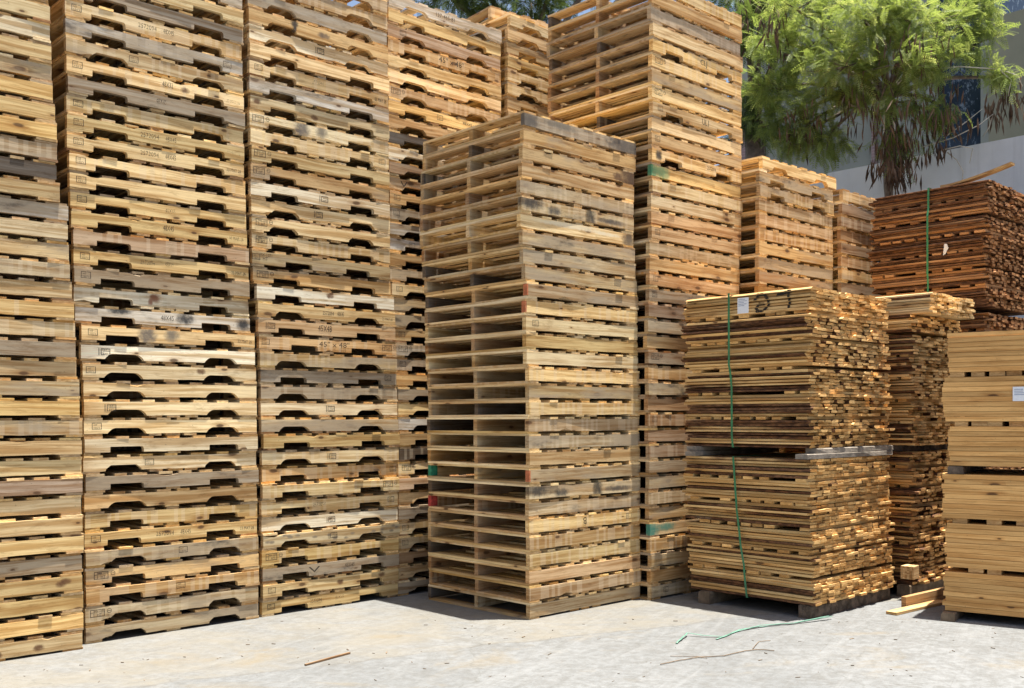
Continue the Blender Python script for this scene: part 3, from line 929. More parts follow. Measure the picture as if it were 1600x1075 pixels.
def strap_loop(root, y, face, Wd, ztop, back=.012, mat=STRAP, slant=0.0, z0=0.0):
    """A flat plastic strap round the bundle, following the front boards loosely."""
    zs = np.linspace(z0 - .004, ztop + .004, 14)
    pts = []
    for i, zz in enumerate(zs):
        xs = [f[2] for f in face if abs((f[0] + f[1]) / 2 - zz) < .32] or [face[0][2] if zz < ztop / 2 else face[-1][2]]
        pts.append(Vector((min(xs) - .006, y + slant * (1 - zz / ztop), zz)))
    pts += [Vector((Wd * .5, y, ztop + .006)), Vector((Wd + back, y, ztop + .002)), Vector((Wd + back, y, z0)), Vector((Wd * .5, y, z0 - .008)), pts[0].copy()]
    V, Fc = [], []
    h = .0085
    for i, p in enumerate(pts):
        a, b = pts[max(i - 1, 0)], pts[min(i + 1, len(pts) - 1)]
        t = (b - a).normalized()
        nrm = Vector((0, 1, 0)).cross(t).normalized()
        for sy, sn in ((-h, 0), (h, 0), (h, .0016), (-h, .0016)):
            V.append(tuple(p + Vector((0, sy, 0)) - nrm * sn * -1))
    for i in range(len(pts) - 1):
        for k in range(4):
            a, b = i * 4 + k, i * 4 + (k + 1) % 4
            Fc.append((a, b, b + 4, a + 4))
    me = bpy.data.meshes.new('strap')
    me.from_pydata(V, [], Fc)
    me.materials.append(mat)
    me.update()
    return link('strap', me, root)

def paper_label(root, x, y, z, wy, hz, lines=True, dog=False):
    """Paper tag on the x = const face, facing -x."""
    mb = MB()
    if dog:
        P = [(x, y, z), (x - .012, y - wy * .45, z + .01), (x - .03, y - wy, z + hz * .55), (x - .012, y - wy * .65, z + hz * .95), (x, y - .01, z + hz)]
        mb.face(P, [(0, 0)] * 5, (0, 0))
        mb.face([(p[0] + .001, p[1], p[2]) for p in P[::-1]], [(0, 0)] * 5, (0, 0))
    else:
        mb.box((x - .0016, y - wy, z), (x, y, z + hz), 1, .5)
    o = mb.build('paper_label', PAPER, root)
    if lines:
        mb = MB()
        for k in range(5):
            zz = z + hz * (.88 - .10 * k)
            mb.box((x - .0024, y - wy * random.uniform(.45, .92), zz), (x - .0018, y - wy * .08, zz + hz * .03), 1, .5)
        mb.build('print', PRINT, o)

def bearer(label, r0, l0, r1, l1, z, wd, h, mat, group='bearers under the bundles'):
    """A squared timber lying between two yard points."""
    a, b = np.array(yard(r0, l0)[:2]), np.array(yard(r1, l1)[:2])
    L = float(np.hypot(*(b - a)))
    ang = math.atan2(b[1] - a[1], b[0] - a[0])
    V, Fc = [], []
    n = 8
    for k in range(n + 1):
        s = k / n
        for (yy, zz) in ((0, 0), (wd, 0), (wd, h * .9), (wd * .9, h), (wd * .1, h), (0, h * .88)):
            V.append((s * L, yy + random.uniform(-.003, .003), zz + (random.uniform(-.002, .001) if zz else 0)))
    for k in range(n):
        for i in range(6):
            p, q = k * 6 + i, k * 6 + (i + 1) % 6
            Fc.append((p, q, q + 6, p + 6))
    Fc.append(tuple(range(6))[::-1])
    Fc.append(tuple(n * 6 + i for i in range(6)))
    me = bpy.data.meshes.new('bearer')
    me.from_pydata(V, [], Fc)
    me.materials.append(mat)
    o = link('bearer', me)
    o.location = (a[0], a[1], z)
    o.rotation_euler = (0, 0, ang)
    return tag(o, label, 'timber bearer', group)

PALE_C, GOLD_C = (.82, .56, .25), (.68, .445, .19)
# lower front bundle
IR, IL = 6.44, 3.79
g_i = 'slab bundles in front'
dr_low = [(0, .05), (.25, .035), (.5, .02), (.9, -.02), (1.1, -.005)]
root, face, zt = bundle('lower strapped bundle of tan sawn boards on dark ground bearers', yard(IR, IL, .095), TH, 1.08, 1.20, 1.055, .0215, .088, .20, PALE_C, .35, 6, .010, group=g_i, drift=dr_low, ends_jit=.012)
strap_loop(root, .62, face, 1.26, zt, slant=-.08)
bearer('dark wet bearer under the lower front bundle at its board ends', IR + .04, IL + .02, IR + 1.22, IL + .02, 0, .10, .094, BARKW)
bearer('brown bearer under the far left end of the lower front bundle', IR + .0, IL + .86, IR + 1.15, IL + .86, 0, .10, .094, TWIG)
# grey bearers between
ZB = .095 + zt
bearer('silvery grey bearer with a split end, lower of the pair between front bundles', IR - .07, IL - .02, IR + 1.18, IL - .02, ZB + .001, .095, .036, GREYW)
bearer('silvery grey bearer, upper of the near pair between the front bundles', IR + .07, IL - .015, IR + 1.20, IL - .015, ZB + .038, .095, .036, GREYW)
bearer('grey bearer, lower of the far pair between the front bundles', IR - .07, IL + .94, IR + 1.1, IL + .94, ZB + .001, .09, .036, GREYW)
bearer('grey bearer, upper of the far pair between the front bundles', IR - .04, IL + .95, IR + 1.1, IL + .95, ZB + .038, .09, .036, GREYW)
Z2 = ZB + .076
dr_up = [(0, .03), (.35, .0), (.7, .0), (.85, -.035), (1.2, -.02)]
root, face, zt = bundle('upper strapped bundle of bark-edged slabs with black spray mark and tag', yard(IR, IL, Z2), TH, 1.08, 1.18, 2.365 - Z2, .0222, .088, .44, PALE_C, .95, 6, .016, group=g_i, drift=dr_up, ends_jit=.018, pale_top=9)
strap_loop(root, .64, face, 1.22, zt)
fx = min(f[2] for f in face[-9:]) - .004
paper_label(root, fx - .002, .565, zt - .155, .095, .115)
# the black sprayed sign: strokes cut into small patches that lie on each front board
def stroke_pts(pts, n=14):
    out = []
    for (a, b) in zip(pts, pts[1:]):
        for k in range(n):
            out.append((a[0] + (b[0] - a[0]) * k / n, a[1] + (b[1] - a[1]) * k / n))
    return out
s1 = [(.43, .115), (.40, .150), (.355, .150), (.325, .115), (.325, .065), (.36, .03), (.405, .03), (.425, .06), (.40, .085), (.36, .08)]
s2 = [(.245, .135), (.13, .155)], [(.155, .15), (.15, .04)]
dots = stroke_pts(s1) + stroke_pts(s2[0], 40) + stroke_pts(s2[1], 40)
mb = MB()
seen = set()
for (u, v) in dots:
    for a in np.arange(-.012, .0121, .004):
        for b in np.arange(-.012, .0121, .004):
            if a * a + b * b < .0105 ** 2:
                seen.add((round((u + a) / .004), round((zt - .180 + v + b) / .004)))
for (iu, iz) in seen:
    u, z = iu * .004, iz * .004
    for f in face:
        if f[0] + .001 <= z and z + .004 <= f[1] and random.random() > .03:
            x = f[2] - .0085
            mb.face([(x, u, z), (x, u, z + .004), (x, u + .004, z + .004), (x, u + .004, z)], [(0, 0)] * 4, (0, 0))
            break
mb.build('spray_mark', SPRAY, root)
# J: behind, between the front bundles and the squared timber
JR, JL = 7.86, 3.72
g_j = 'slab bundles standing behind'
root, face, zt = bundle('lower loose bundle of brown slabs in the shade behind front bundles', yard(JR, JL, .10), TH, 1.10, .85, 1.06, .0215, .085, .38, GOLD_C, .8, 7, .022, group=g_j, ends_jit=.03)
ZJ = .10 + zt + .05
bearer('bearer beneath the upper bundle standing behind the front bundles', JR + .02, JL + .10, JR + .85, JL + .10, ZJ - .05, .09, .049, BARKW)
root, face, zt = bundle('upper loose bundle of jumbled pale slabs behind the front bundles', yard(JR, JL, ZJ), TH, 1.10, .85, 2.25 - ZJ, .0215, .085, .32, PALE_C, .8, 6, .022, group=g_j, ends_jit=.03)
ZT = ZJ + zt
root, face, zt = bundle('bright yellow top layer of boards jutting over the jumbled pale slabs', yard(JR + .015, JL - .14, ZT), TH, 1.12, .80, .135, .020, .075, .05, (.88, .69, .38), .4, 1, .008, group=g_j, ends_jit=.02)
bearer('thick brown bearer lying on the ground under the shaded bundle', JR - .05, JL + .0, JR + .9, JL + .0, 0, .11, .098, TWIG)
bearer('brown bearer on the ground at the back of the shaded bundle', JR + .0, JL + .85, JR + .9, JL + .85, 0, .11, .098, TWIG)
# K: reddish bark slabs high at the back
KR, KL = 8.91, 3.57
g_k = 'reddish bark slab bundles'
for k, (lab, z0, z1) in enumerate((('bottom reddish bark slab bundle hidden at the back right', .1, 1.2), ('middle reddish bark slab bundle under the strapped red one', 1.24, 2.33), ('top strapped bundle of red-brown bark slabs with white paper scrap', 2.37, 3.47))):
    rk, fk, zk = bundle(lab, yard(KR + (-.02 if k == 1 else 0), KL, z0), TH, 1.04, 1.05, z1 - z0, .021, .062, .72, (.46, .255, .12), .9, 7, .016, group=g_k, ends_jit=.02,
                        drift=[(0, .03), (.6, -.005), (1.1, .03)], max_parts=96 if k else 10)
    bearer('bearer under the %s reddish bark bundle' % ('bottom', 'middle', 'top')[k], KR + .02, KL + .2, KR + 1.0, KL + .2, z0 - (.1 if k == 0 else .04), .1, .099 if k == 0 else .037, BARKW)
strap_loop(rk, .50, fk, 1.08, zk)
paper_label(rk, min(f[2] for f in fk[20:30]) - .006, .36, .47, .06, .10, lines=False, dog=True)
# one springy board lying on top of it, its near end lifted
mb = MB()
N = 10
for k in range(N):
    s0, s1_ = k / N, (k + 1) / N
    for a, b in ((s0, s1_),):
        f_ = lambda s: .115 * max(0, s - .1) ** 1.4
        y0, y1 = .42 - a * .60, .42 - b * .60
        x0 = .05
        za, zb = f_(a), f_(b)
        for q in (((x0, y0, za), (x0, y1, zb), (x0, y1, zb + .018), (x0, y0, za + .018)), ((x0 + .085, y0, za), (x0 + .085, y0, za + .018), (x0 + .085, y1, zb + .018), (x0 + .085, y1, zb)),
                  ((x0, y0, za + .018), (x0, y1, zb + .018), (x0 + .085, y1, zb + .018), (x0 + .085, y0, za + .018)), ((x0, y0, za), (x0 + .085, y0, za), (x0 + .085, y1, zb), (x0, y1, zb))):
            mb.face(q, [(p[1], p[0] + p[2]) for p in q], (.3, 0))
q = ((.05, -.18, f_(1)), (.135, -.18, f_(1)), (.135, -.18, f_(1) + .018), (.05, -.18, f_(1) + .018))
mb.face(q, [(p[0], p[2]) for p in q], (.3, 1))
lb = mb.build('loose_board', LUMBER)
lb.location = yard(KR, KL, 2.37 + zk + .003)
lb.rotation_euler = (0, 0, TH)
lb.color = (.58, .40, .19, .2)
tag(lb, 'single pale board springing up off the top of the red-brown bundle', 'board')

# M: squared timber at the right edge; boards run towards the camera along local -y
M0 = (3.055, 7.235)
mdir = math.atan2(-.56, .83)
g_m = 'squared timber bundles at the right'
def timber(label, z0, z1, layers, shift):
    t = (z1 - z0) / (sum(layers) + len(layers) - 1)
    root = empty('timber_bundle', (M0[0], M0[1], z0), mdir)
    tag(root, label, 'lumber', g_m)
    stuff = MB()
    z = 0.0
    L = 2.3
    first = True
    for gi, n in enumerate(layers):
        gx = random.uniform(-.01, .01) + shift[gi]
        for k in range(n):
            ox = gx + random.uniform(-.010, .010)
            for c in range(8):
                y = c * .118
                mb = MB() if c == 0 else stuff
                x0 = ox + random.uniform(-.006, .006)
                tint = random.uniform(.1, .4)
                o2 = rng.uniform(0, 60, 2)
                jy = random.uniform(-.003, .003) if c == 0 else 0
                for s in range(6):
                    a, b = x0 + s * L / 6, x0 + (s + 1) * L / 6
                    P = [(a, y + jy, z + .001), (b, y + jy, z + .001), (b, y + .116, z + .001), (a, y + .116, z + .001)]
                    P += [(p[0], p[1], z + t * .972 + random.uniform(-.0006, .0003)) for p in P]
                    faces = [((0, 1, 5, 4), 0), ((2, 3, 7, 6), 0), ((4, 5, 6, 7), 0), ((3, 2, 1, 0), 0)] + ([((3, 0, 4, 7), 1)] if s == 0 else []) + ([((1, 2, 6, 5), 1)] if s == 5 else [])
                    for q, e in faces:
                        pts = [P[i] for i in q]
                        mb.face(pts, [((p[0] if not e else p[1]) + o2[0], p[1] * .7 + p[2] + o2[1]) for p in pts], (tint, e))
                if c == 0:
                    o = mb.build('board', TIMBER, root)
                    k_ = random.uniform(.92, 1.08)
                    o.color = (*[v * k_ for v in (.88, .515, .19)], random.uniform(.0, .2))
            z += t
        if gi < len(layers) - 1:
            x = random.uniform(.02, .05) + gx
            while x < L - .1:
                w2 = random.uniform(.085, .10)
                if random.random() < .8:
                    mb = MB()
                    mb.box((x, random.uniform(.004, .02), z), (x + w2, .90, z + t * .97), 1, random.uniform(0, .45), jit=.002)
                    o = mb.build('spacer', TIMBER, root)
                    o.color = (.64, .43, .21, .2)
                x += w2 + random.uniform(.002, .05)
            z += t
    o = stuff.build('stacked_boards', TIMBER, root)
    o.color = (.72, .49, .23, .12)
    o['kind'] = 'stuff'
    return root
rm = timber('lower bundle of evenly sawn golden boards at the right edge', .06, 1.025, [8, 9, 9], [0, .015, .0])
rm = timber('upper bundle of evenly sawn golden boards with white tag, right edge', 1.085, 2.02, [8, 9, 8], [.02, .0, .03])
mb = MB()
mb.box((.4455, -.012, .450), (.555, -.0095, .548), 0, .5)
o = mb.build('paper_label', PAPER, rm)
mb = MB()
for k in range(4):
    mb.box((.455, -.0132, .528 - .012 * k), (.455 + random.uniform(.04, .085), -.0124, .5315 - .012 * k), 0, .5)
mb.build('print', PRINT, o)
def mpoint(u, v):
    return (M0[0] + u * math.cos(mdir) - v * math.sin(mdir), M0[1] + u * math.sin(mdir) + v * math.cos(mdir))
def mbearer(label, u, v0, v1, z, wd, h, mat):
    a = mpoint(u, v0)
    o = bearer(label, 0, 0, v1 - v0, 0, z, wd, h, mat)
    o.location = (a[0], a[1], z)
    o.rotation_euler = (0, 0, mdir + math.pi / 2)
mbearer('short brown bearer poking out under the golden boards on the ground', .09, -.10, .92, 0, .09, .058, TWIG)
mbearer('bearer under the near part of the golden boards, mostly out of frame', 1.7, -.02, .92, 0, .09, .058, TWIG)
mbearer('dark grey bearer between the two bundles of golden boards', .13, -.012, .92, 1.027, .10, .056, BARKW)
mbearer('bearer between the golden bundles beyond the right edge', 1.7, -.012, .92, 1.027, .10, .056, BARKW)

# small pieces and planks on the ground beside the bundles
mb = MB()
for k in range(6):
    mb.box((.0, k * .017, .0), (.12, k * .017 + .0155, .10), 0, random.uniform(.1, .4), jit=.002)
o = mb.build('offcut_bundle', LUMBER)
o.location = yard(JR - .20, JL - .10, .17)
o.rotation_euler = (0, 0, TH + .1)
o.color = (.62, .46, .25, .15)
tag(o, 'small pale block of offcuts on the shaded slabs beside front bundle', 'offcuts')
def plank(label, p0, p1, wd, h, z, c, a=.15):
    d = np.array(p1) - np.array(p0)
    L = float(np.hypot(*d))
    mb = MB()
    mb.box((0, 0, 0), (L, wd, h), 0, .35, jit=.002)
    o = mb.build('plank', LUMBER)
    o.location = (p0[0], p0[1], z)
    o.rotation_euler = (0, 0, math.atan2(d[1], d[0]))
    o.color = (*c, a)
    tag(o, label, 'plank')
plank('flat yellow plank on the concrete beside the dark bearer', (2.76, 7.34), (3.32, 7.80), .085, .02, .002, (.54, .38, .19))
plank('brown plank on edge behind the flat yellow plank', (2.93, 7.60), (3.42, 8.02), .04, .085, .002, (.40, .25, .12), .4)
plank('thin dry stick lying alone on the open concrete', (-1.195, 5.90), (-.985, 6.20), .014, .010, .002, (.27, .19, .12), .5)

# green straps and twigs lying on the concrete
def ground_line(name, label, cat, pts, rad, mat, flat=None, sides=6):
    P = []
    for (a, b) in zip(pts, pts[1:]):
        for k in range(5):
            t = k / 5
            P.append((a[0] + (b[0] - a[0]) * t + random.uniform(-.004, .004), a[1] + (b[1] - a[1]) * t + random.uniform(-.004, .004), a[2] + (b[2] - a[2]) * t))
    P.append(pts[-1])
    return tag(link(name, tube_mesh(name, [(P, rad)], mat, sides, flat)), label, cat)
def gp(px, py, z=.006):
    u, v = (px - 800) / F_PX, (py - CY) / F_PX
    D = (HCAM - z) / v
    q = at(px, py, D)
    return (q[0], q[1], z)
P_ = [gp(1056, 1014), gp(1074, 998, .02), gp(1100, 1002, .012), gp(1130, 1004), gp(1155, 993), gp(1200, 987), gp(1245, 983), gp(1300, 973, .02)]
ground_line('loose_strap', 'pale green plastic strap end looping over concrete by the dark bearer', 'strap', P_, .0065, STRAP_PALE, .3)
P_ = [gp(1120, 1008), gp(1150, 996), gp(1190, 986, .014), gp(1240, 983, .01), gp(1295, 972, .03)]
ground_line('loose_strap', 'second green strap end lying against the looping one', 'strap', P_, .0065, STRAP_PALE, .3)
P_ = [gp(1032, 1047), gp(1055, 1042), gp(1090, 1036), gp(1130, 1034), gp(1160, 1027), gp(1182, 1024), gp(1210, 1026)]
ground_line('dry_twig', 'long thin dry twig on the concrete in front of green strap', 'twig', P_, .0028, TWIG)
P_ = [gp(1048, 1034), gp(1090, 1035), gp(1105, 1038)]
ground_line('dry_twig', 'short thin twig crossing the long dry twig', 'twig', P_, .002, TWIG)
P_ = [gp(1176, 1023), gp(1186, 1012), gp(1204, 1010)]
ground_line('dry_twig', 'tiny forked twig by the right end of the long twig', 'twig', P_, .002, TWIG)
mb = MB()
for k in range(130):
    px, py = random.uniform(0, 1600), random.uniform(975, 1074)
    if px < 420 and py < 1000 + (420 - px) * .12:
        continue
    q = gp(px, py, .0)
    L = random.uniform(.003, .016) * (1.6 if random.random() < .12 else 1)
    a = random.uniform(0, 3.14)
    ca, sa = math.cos(a), math.sin(a)
    wd = L * random.uniform(.12, .4)
    h = random.uniform(.002, .006)
    B = [(q[0] + ca * u * L - sa * v * wd, q[1] + sa * u * L + ca * v * wd) for u, v in ((-1, -.6), (1, -.3), (.8, .7), (-.9, .4))]
    top = [(p[0], p[1], h) for p in B]
    bot = [(p[0], p[1], .001) for p in B]
    mb.face(top, [(p[0], p[1]) for p in top], (.3, 0))
    for i in range(4):
        j = (i + 1) % 4
        qd = (bot[i], bot[j], top[j], top[i])
        mb.face(qd, [(0, 0)] * 4, (.3, 0))
o = mb.build('wood_litter', TWIG)
tag(o, 'bits of bark and splinters scattered over the concrete', 'litter', kind='stuff')

# ------------------------------------------------------------------ walls and the building
def wall_mat(name, c, streak=.5):
    m = NT(name)
    tc = m.n('TexCoord')
    P = tc.outputs['Object']
    a = m.noise(P, .8, 5, .6)
    s = m.noise(m.vec(P, mul=(5, 5, .35)), 1.0, 5, .65)
    f = m.noise(P, 30, 4, .6)
    cc = m.mix(m.ramp(a, .3, .7), rgb(*[x * .86 for x in c]), rgb(*[x * 1.1 for x in c]))
    cc = m.mix(m.ramp(s, .5, .75, 0, streak), cc, rgb(*[x * .62 for x in c]))
    cc = m.mix(m.ramp(f, .6, .75, 0, .25), cc, rgb(*[x * .7 for x in c]))
    m.l(cc, m.b.inputs['Base Color'])
    m.b.inputs['Roughness'].default_value = .85
    m.bump(f, .25, .01)
    return m.m
CONC = wall_mat('grey_wall_concrete', (.56, .60, .66))
CONC2 = wall_mat('light_block_concrete', (.16, .155, .15))
OLIVE = wall_mat('olive_render', (.235, .225, .16), .15)
OLIVE_D = wall_mat('grey_green_render', (.24, .25, .22), .2)
def brick_mat():
    m = NT('pinkish_brick')
    tc = m.n('TexCoord')
    b = m.n('TexBrick')
    mp = m.n('Mapping')
    mp.inputs['Rotation'].default_value = (R(90), 0, 0)
    m.l(tc.outputs['Object'], mp.inputs[0])
    m.l(mp.outputs[0], b.inputs['Vector'])
    b.inputs['Color1'].default_value = rgb(.26, .17, .165)
    b.inputs['Color2'].default_value = rgb(.20, .14, .14)
    b.inputs['Mortar'].default_value = rgb(.36, .32, .31)
    b.inputs['Scale'].default_value = 5
    b.inputs['Mortar Size'].default_value = .012
    m.l(b.outputs[0], m.b.inputs['Base Color'])
    m.b.inputs['Roughness'].default_value = .9
    return m.m
BRICK = brick_mat()
def glass_mat():
    m = NT('blue_tinted_glass')
    tc = m.n('TexCoord')
    n1 = m.noise(m.vec(tc.outputs['Object'], mul=(1, 1, .55)), 17, 4, .7)
    m.l(m.mix(m.ramp(n1, .54, .66), rgb(.006, .014, .030), rgb(.16, .20, .25)), m.b.inputs['Base Color'])
    m.b.inputs['Roughness'].default_value = .12
    m.b.inputs['Specular IOR Level'].default_value = .45
    return m.m
GLASS = glass_mat()
def slab(name, r0, r1, l0, l1, z0, z1, mat, parent=None):
    """Box in yard coordinates: local x = er, y = el."""
    mb = MB()
    mb.box((r0, l0, z0), (r1, l1, z1), 0, .5)
    o = mb.build(name, mat, parent)
    if parent is None:
        o.rotation_euler = (0, 0, TH)
    return o
tag(slab('concrete_wall', 11.55, 11.80, -6, 16, 0, 4.45, CONC), 'tall blue-grey concrete boundary wall behind the lumber bundles', 'wall')
tag(slab('light_block_wall', -2.0, 7.45, 7.85, 8.05, 0, 3.9, CONC2), 'added unseen light-blocking wall close behind the long row of pallet stacks', 'wall')  # unseen wall, added to stop light showing through the pallet notches
bld = empty('office_building', (0, 0, 0), TH)
tag(bld, 'olive rendered building with a blue glass strip beyond the concrete wall', 'building')
BR = 15.0
def lat(px, r):
    """el coordinate where the sight line through pixel column px meets the plane er = r."""
    d = np.array([(px - 800) / F_PX, 1.0])
    t = r / (d @ ER)
    return float((d * t) @ EL)
lR, lC, lD = lat(1545, BR), lat(1466, BR + .5), lat(1372, BR + .55)
slab('olive_wing', BR, BR + 5, -8, lR, 0, 7.11, OLIVE, bld)
slab('return_wall', BR + .02, BR + 5, lR + .003, lR + .12, 0, 7.10, OLIVE_D, bld)
slab('glass_strip', BR + .5, BR + 4.9, lR + .125, lC, 0, 9.5, GLASS, bld)
slab('rear_wing', BR + .55, BR + 4.8, lC + .003, lat(1150, BR + .55), 0, 9.3, OLIVE_D, bld)
slab('brick_pier', BR + .44, BR + .54, lD, lat(1362, BR + .44), 0, 9.2, BRICK, bld)
slab('brick_base', BR + .44, BR + .54, lat(1192, BR + .44), lat(1150, BR + .44), 0, 6.5, BRICK, bld)

# ------------------------------------------------------------------ trees
def leaf_mat(name, a, b, c):
    m = NT(name)
    at_ = m.n('UVMap', uv_map='Info')
    s = m.n('SeparateXYZ')
    m.l(at_.outputs[0], s.inputs[0])
    cc = m.mix(m.ramp(s.outputs[0], .0, .55), rgb(*a), rgb(*b))
    cc = m.mix(m.ramp(s.outputs[0], .6, 1.0), cc, rgb(*c))
    m.l(cc, m.b.inputs['Base Color'])
    m.b.inputs['Roughness'].default_value = .5
    m.b.inputs['Specular IOR Level'].default_value = .3
    tr = m.n('BsdfTranslucent')
    m.l(m.mix(1.0, cc, rgb(1.35, 1.3, .95), 'MULTIPLY'), tr.inputs[0])
    mx = m.n('MixShader')
    mx.inputs[0].default_value = .5
    m.l(m.b.outputs[0], mx.inputs[1])
    m.l(tr.outputs[0], mx.inputs[2])
    m.l(mx.outputs[0], m.out.inputs[0])
    return m.m
LEAF_BRIGHT = leaf_mat('feathery_leaf', (.12, .165, .045), (.215, .28, .075), (.42, .46, .18))
LEAF_DARK = leaf_mat('dark_leaf', (.045, .07, .02), (.085, .125, .03), (.15, .18, .05))

def frond_template(n=7, L=.22, pin=.075, wd=.017):
    """Feathery compound leaf along +x drooping a little: pairs of narrow pinnae."""
    Q = []
    for i in range(n):
        t = (i + 1) / n
        x = L * t
        z = -.22 * L * t * t
        ln = pin * (1 - .45 * abs(t - .45))
        for s in (-1, 1):
            a = R(62) * s
            d = np.array([math.cos(a), math.sin(a), -.18])
            p = np.array([-math.sin(a), math.cos(a), 0]) * wd / 2
            b = np.array([x, 0, z])
            Q.append([b - p * .35, b + d * ln * .5 - p, b + d * ln, b + d * ln * .5 + p])
    Q.append([np.array([0, -.0025, 0]), np.array([L, -.001, -.22 * L]), np.array([L, .001, -.22 * L]), np.array([0, .0025, 0])])
    return np.array(Q)
def quads_mesh(name, V, tint, mat):
    """V: (n, 4, 3) corner array; tint: (n,)"""
    n = len(V)
    me = bpy.data.meshes.new(name)
    me.vertices.add(n * 4)
    me.vertices.foreach_set('co', V.reshape(-1).astype(np.float32))
    me.loops.add(n * 4)
    me.loops.foreach_set('vertex_index', np.arange(n * 4, dtype=np.int32))
    me.polygons.add(n)
    me.polygons.foreach_set('loop_start', np.arange(0, n * 4, 4, dtype=np.int32))
    me.update(calc_edges=True)
    u = me.uv_layers.new(name='Info')
    arr = np.zeros((n, 4, 2), dtype=np.float32)
    arr[:, :, 0] = tint[:, None]
    u.data.foreach_set('uv', arr.ravel())
    me.materials.append(mat)
    return me
def frames(d, roll):
    """Rotation matrices with x along d."""
    d = d / np.linalg.norm(d, axis=1)[:, None]
    up = np.tile(np.array([0, 0, 1.0]), (len(d), 1))
    y = np.cross(up, d)
    y /= np.maximum(np.linalg.norm(y, axis=1), 1e-6)[:, None]
    z = np.cross(d, y)
    c, s = np.cos(roll)[:, None], np.sin(roll)[:, None]
    return np.stack([d, y * c + z * s, z * c - y * s], axis=2)
def scatter(template, pos, d, roll, scale):
    M = frames(d, roll)
    V = np.einsum('nij,qkj->nqki', M, template) * scale[:, None, None, None] + pos[:, None, None, :]
    return V.reshape(-1, 4, 3)
def limb(p0, p1, r0, r1, n=7, sag=.0, j=.06):
    p0, p1 = np.array(p0, float), np.array(p1, float)
    L = np.linalg.norm(p1 - p0)
    pts, rad = [], []
    for k in range(n + 1):
        t = k / n
        p = p0 + (p1 - p0) * t + rng.normal(0, j * L * .35, 3) * (0 < k < n) * math.sin(math.pi * t) * .5
        p[2] += sag * math.sin(math.pi * t) * L
        pts.append(tuple(p))
        rad.append(r0 + (r1 - r0) * t)
    return pts, rad
FT = frond_template(8, .15, .042, .0105)
def tree(label, base, fork, clumps, mat, fronds, bark=BARK, trunk_r=.10, scale=1.0, group=None, pods=()):
    """clumps: (centre, radius xyz, weight, tint shift, droop)."""
    root = empty('tree', tuple(base))
    tag(root, label, 'tree', group)
    b = np.array(base)
    paths = [limb(base, fork, trunk_r, trunk_r * .6, j=.05)]
    twigs = []
    VV, TT = [], []
    tot = sum(c[2] for c in clumps)
    for (c, rad, wgt, ts, droop) in clumps:
        c, rad = np.array(c), np.array(rad)
        paths.append(limb(fork, c, trunk_r * .36, .014, sag=.06))
        n = int(fronds * wgt / tot)
        nt_ = max(6, n // 26)
        # twigs reach out from the clump's middle, fronds grow along each of them
        dirs = rng.normal(0, 1, (nt_, 3))
        dirs[:, 2] = dirs[:, 2] * .75 + .1 - droop * .5
        dirs /= np.linalg.norm(dirs, axis=1)[:, None]
        for k in range(nt_):
            e = c + dirs[k] * rad * rng.uniform(.55, 1.12)
            s = c + dirs[k] * rad * rng.uniform(0, .25)
            e[2] -= droop * rng.uniform(.0, .35)
            if k % 2 == 0:
                twigs.append(limb(s, e, .009, .003, n=4, j=.12))
            m = 26
            t = rng.uniform(.15, 1.0, m) ** .8
            p = s + (e - s) * t[:, None] + rng.normal(0, .06 * scale, (m, 3))
            d = dirs[k] * .8 + rng.normal(0, .55, (m, 3))
            d[:, 2] -= .25 + droop * .5
            sc_ = rng.uniform(.65, 1.25, m) * scale
            VV.append(scatter(FT, p, d, rng.normal(0, .45, m), sc_))
            ti = np.clip(rng.normal(.45 + ts, .22, m), 0, 1)
            TT.append(np.repeat(ti, len(FT)))
    paths_mesh = tube_mesh('trunk', [(([tuple(np.array(q) - b) for q in p]), r_) for p, r_ in paths + twigs], bark, 6)
    link('trunk', paths_mesh, root)
    V = np.concatenate(VV) - b
    link('crown', quads_mesh('crown', V, np.concatenate(TT), mat), root)
    if len(pods):
        P = []
        for (c, sx, sz, n) in pods:
            c = np.array(c)
            pos = c + rng.normal(0, 1, (n, 3)) * np.array([sx, sx, sz])
            d = rng.normal(0, .22, (n, 3))
            d[:, 2] = -1
            T = np.array([[[0, -.008, 0], [.09, -.012, .003], [.19, 0, 0], [.09, .012, -.003]], [[0, 0, -.003], [.09, .003, -.010], [.19, 0, 0], [.09, -.003, .010]]])
            P.append(scatter(T, pos, d, rng.uniform(0, 6, n), rng.uniform(.6, 1.15, n)))
        P = np.concatenate(P) - b
        o = link('seed_pods', quads_mesh('seed_pods', P, rng.uniform(0, 1, len(P)), PODS), root)
        o['kind'] = 'stuff'
    return root

